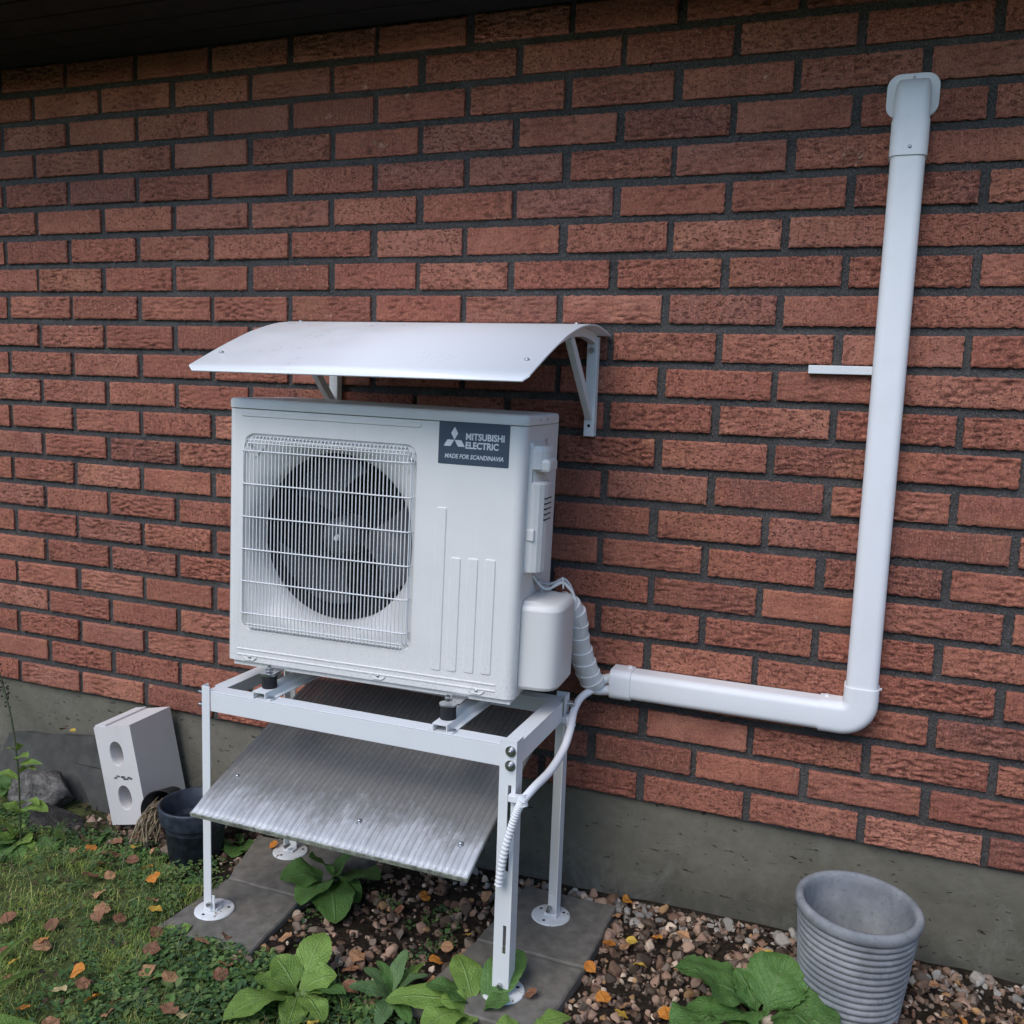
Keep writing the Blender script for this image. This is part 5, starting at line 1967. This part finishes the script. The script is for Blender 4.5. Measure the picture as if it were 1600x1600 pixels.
plant('lobed_leaf_weed', (22, 1322), -0.04, [(-15, 1300, 0.02, 0.05, 'leafB'), (45, 1312, 0.01, 0.05), (8, 1285, 0.04, 0.05, 'leafB'), (38, 1290, 0.03, 0.045, 'leafB'), (50, 1335, -0.01, 0.045), (0, 1335, 0.0, 0.05, 'leafA'), (30, 1345, -0.01, 0.045, 'leafA'), (-10, 1320, 0.02, 0.05, 'leafA')],
      'bright lobed weed at the left edge below the rocks', 'plant', 'leafB', 0.15, 0.10, 11)
plant('lobed_leaf_weed', (160, 1310), -0.04, [(146, 1298, 0.0, 0.03), (172, 1298, 0.0, 0.03), (168, 1318, -0.02, 0.03), (150, 1318, -0.01, 0.03)],
      'tiny weed between the dark rock and fallen leaves', 'plant', 'leafA', 0.15, 0.05, 13)

plant('lobed_leaf_weed', (70, 1335), -0.02, [(52, 1318, 0.01, 0.04, 'leafB'), (92, 1322, 0.01, 0.04), (70, 1306, 0.03, 0.035), (84, 1342, -0.01, 0.04, 'leafB'), (56, 1346, -0.01, 0.04)],
      'green weed right of the bright lobed weed, before the dark rock', 'plant', 'leafA', 0.12, 0.10, 14)
plant('lobed_leaf_weed', (8, 1238), 0.0, [(-14, 1222, 0.04, 0.04, 'leafB'), (24, 1226, 0.03, 0.035, 'leafB'), (6, 1208, 0.06, 0.035), (-8, 1246, 0.02, 0.035), (22, 1248, 0.0, 0.03, 'leafB')],
      'small green weed beside the grey rock at the left edge', 'plant', 'leafA', 0.12, 0.10, 15)

# tall thin seed stalk at the left edge
stb = at_z(33, 1335, -0.045)
st = empty('seed_stalk', stb)
tag(st, 'tall thin stalk with small leaves and dark seed head at left edge', 'plant')
sy = stb.y
spath = spline([stb, at_y(31, 1260, sy), at_y(28, 1200, sy), at_y(18, 1125, sy + 0.01), at_y(2, 1062, sy + 0.02), at_y(-14, 1010, sy + 0.03)], 6)
M['stem'] = mat_plain('green_stem', (0.06, 0.075, 0.03), 0.6)
M['seed'] = mat_plain('dark_seed', (0.03, 0.022, 0.018), 0.8)
o = MB().tube([p - stb for p in spath], 0.0028, 7).build('stem', M['stem'], st)
for k, (px, py, wpx) in enumerate(((-5, 1205, .035), (42, 1180, .035), (55, 1198, .03), (8, 1168, .025), (60, 1252, .035), (72, 1262, .05), (6, 1255, .045), (34, 1160, .02), (62, 1190, .02))):
    b = min(spath, key=lambda q: abs((q - at_y(30, py + 12, sy)).z))
    tp_ = at_y(px, py, sy - 0.02)
    me = leaf_mesh('leaf', max(0.02, (tp_ - b).length), wpx, 0.12, 0.2, 0.08, 900 + k, M['leafB'], 0.1, 1.0, 0.1, 12, 6)
    place(me, 'leaf', b, tp_, rnd.uniform(-0.6, 0.6), st, stb)
mb = MB()
for k in range(70):
    q = spath[min(len(spath) - 1, int(len(spath) * (0.66 + 0.34 * k / 70)))]
    mb.sphere(q - stb + Vector((rnd.uniform(-.010, .010), rnd.uniform(-.010, .010), rnd.uniform(-.012, .012))), rnd.uniform(0.002, 0.0042), 1)
mb.build('seed_head', M['seed'], st)

# little fern frond by the dark rock
fb = at_z(92, 1322, -0.04)
fr_ = empty('fern', fb)
tag(fr_, 'small fern frond in front of the dark rock', 'plant')
ft = at_y(104, 1278, fb.y + 0.01)
axis = spline([fb, fb.lerp(ft, 0.5) + Vector((0.004, -0.01, 0.006)), ft], 8)
MB().tube([p - fb for p in axis], 0.0012, 5).build('stem', M['stem'], fr_)
fm = leaf_mesh('leaf', 0.03, 0.009, 0.05, 0.1, 0.0, 77, M['leafB'], 0.0, 1.0, 0.1, 6, 2)
for k in range(3, len(axis) - 1):
    wk = 1.1 - 0.9 * k / len(axis)
    for s in (-1, 1):
        b = axis[k]
        o = place(fm, 'leaf', b, b + Vector((s * 0.03, -0.004, 0.010)), 0, fr_, fb)
        o.scale = (wk, wk, wk)

# long strap leaves reaching in at the lower left corner
sb = at_z(-90, 1660, 0.0)
sr = empty('strap_leaf_plant', sb)
tag(sr, 'long strap leaves reaching in at the lower left corner', 'plant')
for k, (a, b_, w) in enumerate((((-60, 1600, 0.15), (78, 1608, 0.10), 0.034), ((-60, 1580, 0.13), (76, 1504, 0.06), 0.016), ((-60, 1560, 0.12), (70, 1438, 0.05), 0.012), ((-60, 1600, 0.16), (20, 1470, 0.12), 0.014))):
    q0, q1 = at_z(*a), at_z(*b_)
    me = leaf_mesh('leaf', (q1 - q0).length, w, 0.04, 0.35, 0.02, 950 + k, M['leafB'], 0.0, 0.55, 0.03, 18, 4)
    place(me, 'leaf', q0, q1, 0.2, sr, sb)
    o = MB().tube([p - sb for p in spline([sb, (sb + q0) / 2 + Vector((0, 0, 0.04)), q0], 5)], 0.004, 6).build('leaf_base', M['stem'], sr)

# ------------------------------------------------------------------ fallen leaves
fl_mesh = {}
for nm in FALL:
    fl_mesh[nm] = [leaf_mesh('fallen_leaf', 0.05, 0.036 + 0.004 * k, 0.08 - 0.08 * k, 0.30 - 0.20 * k, 0.07, 40 + k, FALL[nm], 0.10, 0.86, 0.10 * (k - 1), 12, 6, 0.03) for k in range(3)]

FL = [(147, 1371, 'brown', 1.2), (165, 1390, 'tan', 1.0), (160, 1408, 'tan', 1.0), (178, 1428, 'brown', .9), (155, 1441, 'brown', 1.2), (226, 1375, 'orange', 1.0), (228, 1405, 'tan', .9), (79, 1434, 'brown', .9),
      (12, 1441, 'brown', 1.1), (47, 1481, 'tan', 1.1), (52, 1476, 'orange', .9), (13, 1508, 'yellow', .7), (110, 1523, 'orange', 1.1), (143, 1531, 'brown', .8), (79, 1549, 'pale', .9), (163, 1552, 'orange', 1.0), (25, 1575, 'orange', .7),
      (189, 1562, 'brown', .8), (252, 1567, 'brown', 1.1), (236, 1531, 'tan', 1.2), (274, 1518, 'tan', 1.0), (244, 1507, 'tan', 1.0), (252, 1484, 'brown', 1.0), (239, 1446, 'brown', .9), (315, 1463, 'tan', .9), (352, 1468, 'brown', .8),
      (357, 1510, 'tan', .9), (332, 1528, 'brown', .9), (178, 1575, 'tan', .7), (272, 1581, 'pale', .7), (136, 1313, 'brown', 1.1), (150, 1320, 'orange', .9), (218, 1323, 'yellow', .9), (110, 1334, 'tan', .9), (143, 1348, 'tan', 1.0),
      (181, 1331, 'brown', 1.0), (223, 1356, 'orange', .9), (181, 1363, 'tan', .8), (255, 1423, 'yellow', .9), (95, 1591, 'tan', .9), (5, 1533, 'tan', .8), (8, 1495, 'brown', .8), (420, 1325, 'orange', .7), (435, 1467, 'tan', 1.0),
      (447, 1462, 'brown', .9), (547, 1517, 'brown', 1.0), (570, 1500, 'tan', 1.0), (560, 1552, 'brown', 1.0), (687, 1507, 'orange', .9), (670, 1530, 'tan', .9), (645, 1515, 'brown', .9), (412, 1597, 'brown', .9), (495, 1593, 'yellow', .7),
      (655, 1402, 'orange', .9), (625, 1412, 'brown', .8), (972, 1408, 'orange', .9), (974, 1427, 'tan', .9), (950, 1477, 'orange', .8), (997, 1472, 'yellow', .7), (972, 1485, 'tan', .8), (1020, 1465, 'orange', .7), (950, 1567, 'orange', .9),
      (931, 1520, 'orange', .8), (1012, 1512, 'yellow', .8), (982, 1592, 'yellow', .8), (967, 1577, 'tan', .8), (757, 1410, 'tan', .9), (722, 1460, 'yellow', .9), (687, 1480, 'tan', .8), (820, 1552, 'brown', .8), (1079, 1469, 'tan', .9),
      (1184, 1478, 'tan', .8), (1037, 1570, 'orange', .9), (1206, 1484, 'yellow', .7), (195, 1345, 'brown', .9), (205, 1312, 'brown', .8), (172, 1318, 'brown', .9), (235, 1335, 'tan', .7), (160, 1330, 'brown', .9), (108, 1142, 'yellow', .5),
      (94, 1141, 'brown', .8), (1500, 1588, 'orange', .7), (1450, 1540, 'tan', .6)]
ADJ = {'brown': 'dull brown', 'tan': 'light tan', 'orange': 'bright orange', 'yellow': 'yellow', 'pale': 'pale cream'}
leaf_things = []
for px, py, cname, s in FL:
    if py < 1200:
        p = at_y(px, py, -0.048)
        where, onw = 'resting on the top edge of the leaning broken slab', 'slab'
    else:
        zz = 0.0
        for _ in range(4):
            p = at_z(px, py, zz + 0.027)
            zz = gz(p.x, p.y)
        sl_ = on_slab(p.x, p.y)
        if sl_:
            p = at_z(px, py, SL + 0.004)
        if py < 1345 and px < 260:
            where, onw = 'among the litter below the white block', 'litter'
        elif sl_:
            where, onw = ('on the left paving slabs' if px < 600 else 'on the right paving slabs'), 'slab'
        elif px < 480:
            where, onw = ('on the lawn at the far left' if px < 120 else 'on the lawn left of the stand' if py < 1480 else 'on the lawn in the lower left'), 'lawn'
        elif px < 800:
            where, onw = 'on the gravel between the stand legs', 'gravel'
        elif px < 1060:
            where, onw = 'on the gravel right of the paving slabs', 'gravel'
        else:
            where, onw = 'on the gravel around the ribbed pot', 'gravel'
    me = fl_mesh[cname][rnd.randrange(3)]
    o = bpy.data.objects.new('fallen_leaf', me)
    COL.objects.link(o)
    o.scale = (s * 0.90,) * 3
    o.location = p
    o.rotation_euler = (rnd.uniform(-0.6, 0.6), rnd.uniform(-0.5, 0.5), rnd.uniform(0, 6.28))
    leaf_things.append((px, cname, where, o))
ORD = ('', 'second', 'third', 'fourth', 'fifth', 'sixth', 'seventh', 'eighth')
classes = {}
for q_ in leaf_things:
    classes.setdefault((q_[1], q_[2]), []).append(q_)
for (cname, where), lst in classes.items():
    lst.sort(key=lambda e: e[0])
    for k, e in enumerate(lst):
        lab = ADJ[cname] + ' fallen leaf ' + where
        if len(lst) > 1:
            lab += ', leftmost' if k == 0 else ', rightmost' if k == len(lst) - 1 else ', %s from left' % ORD[k]
        tag(e[3], lab, 'fallen leaf', 'fallen autumn leaves')
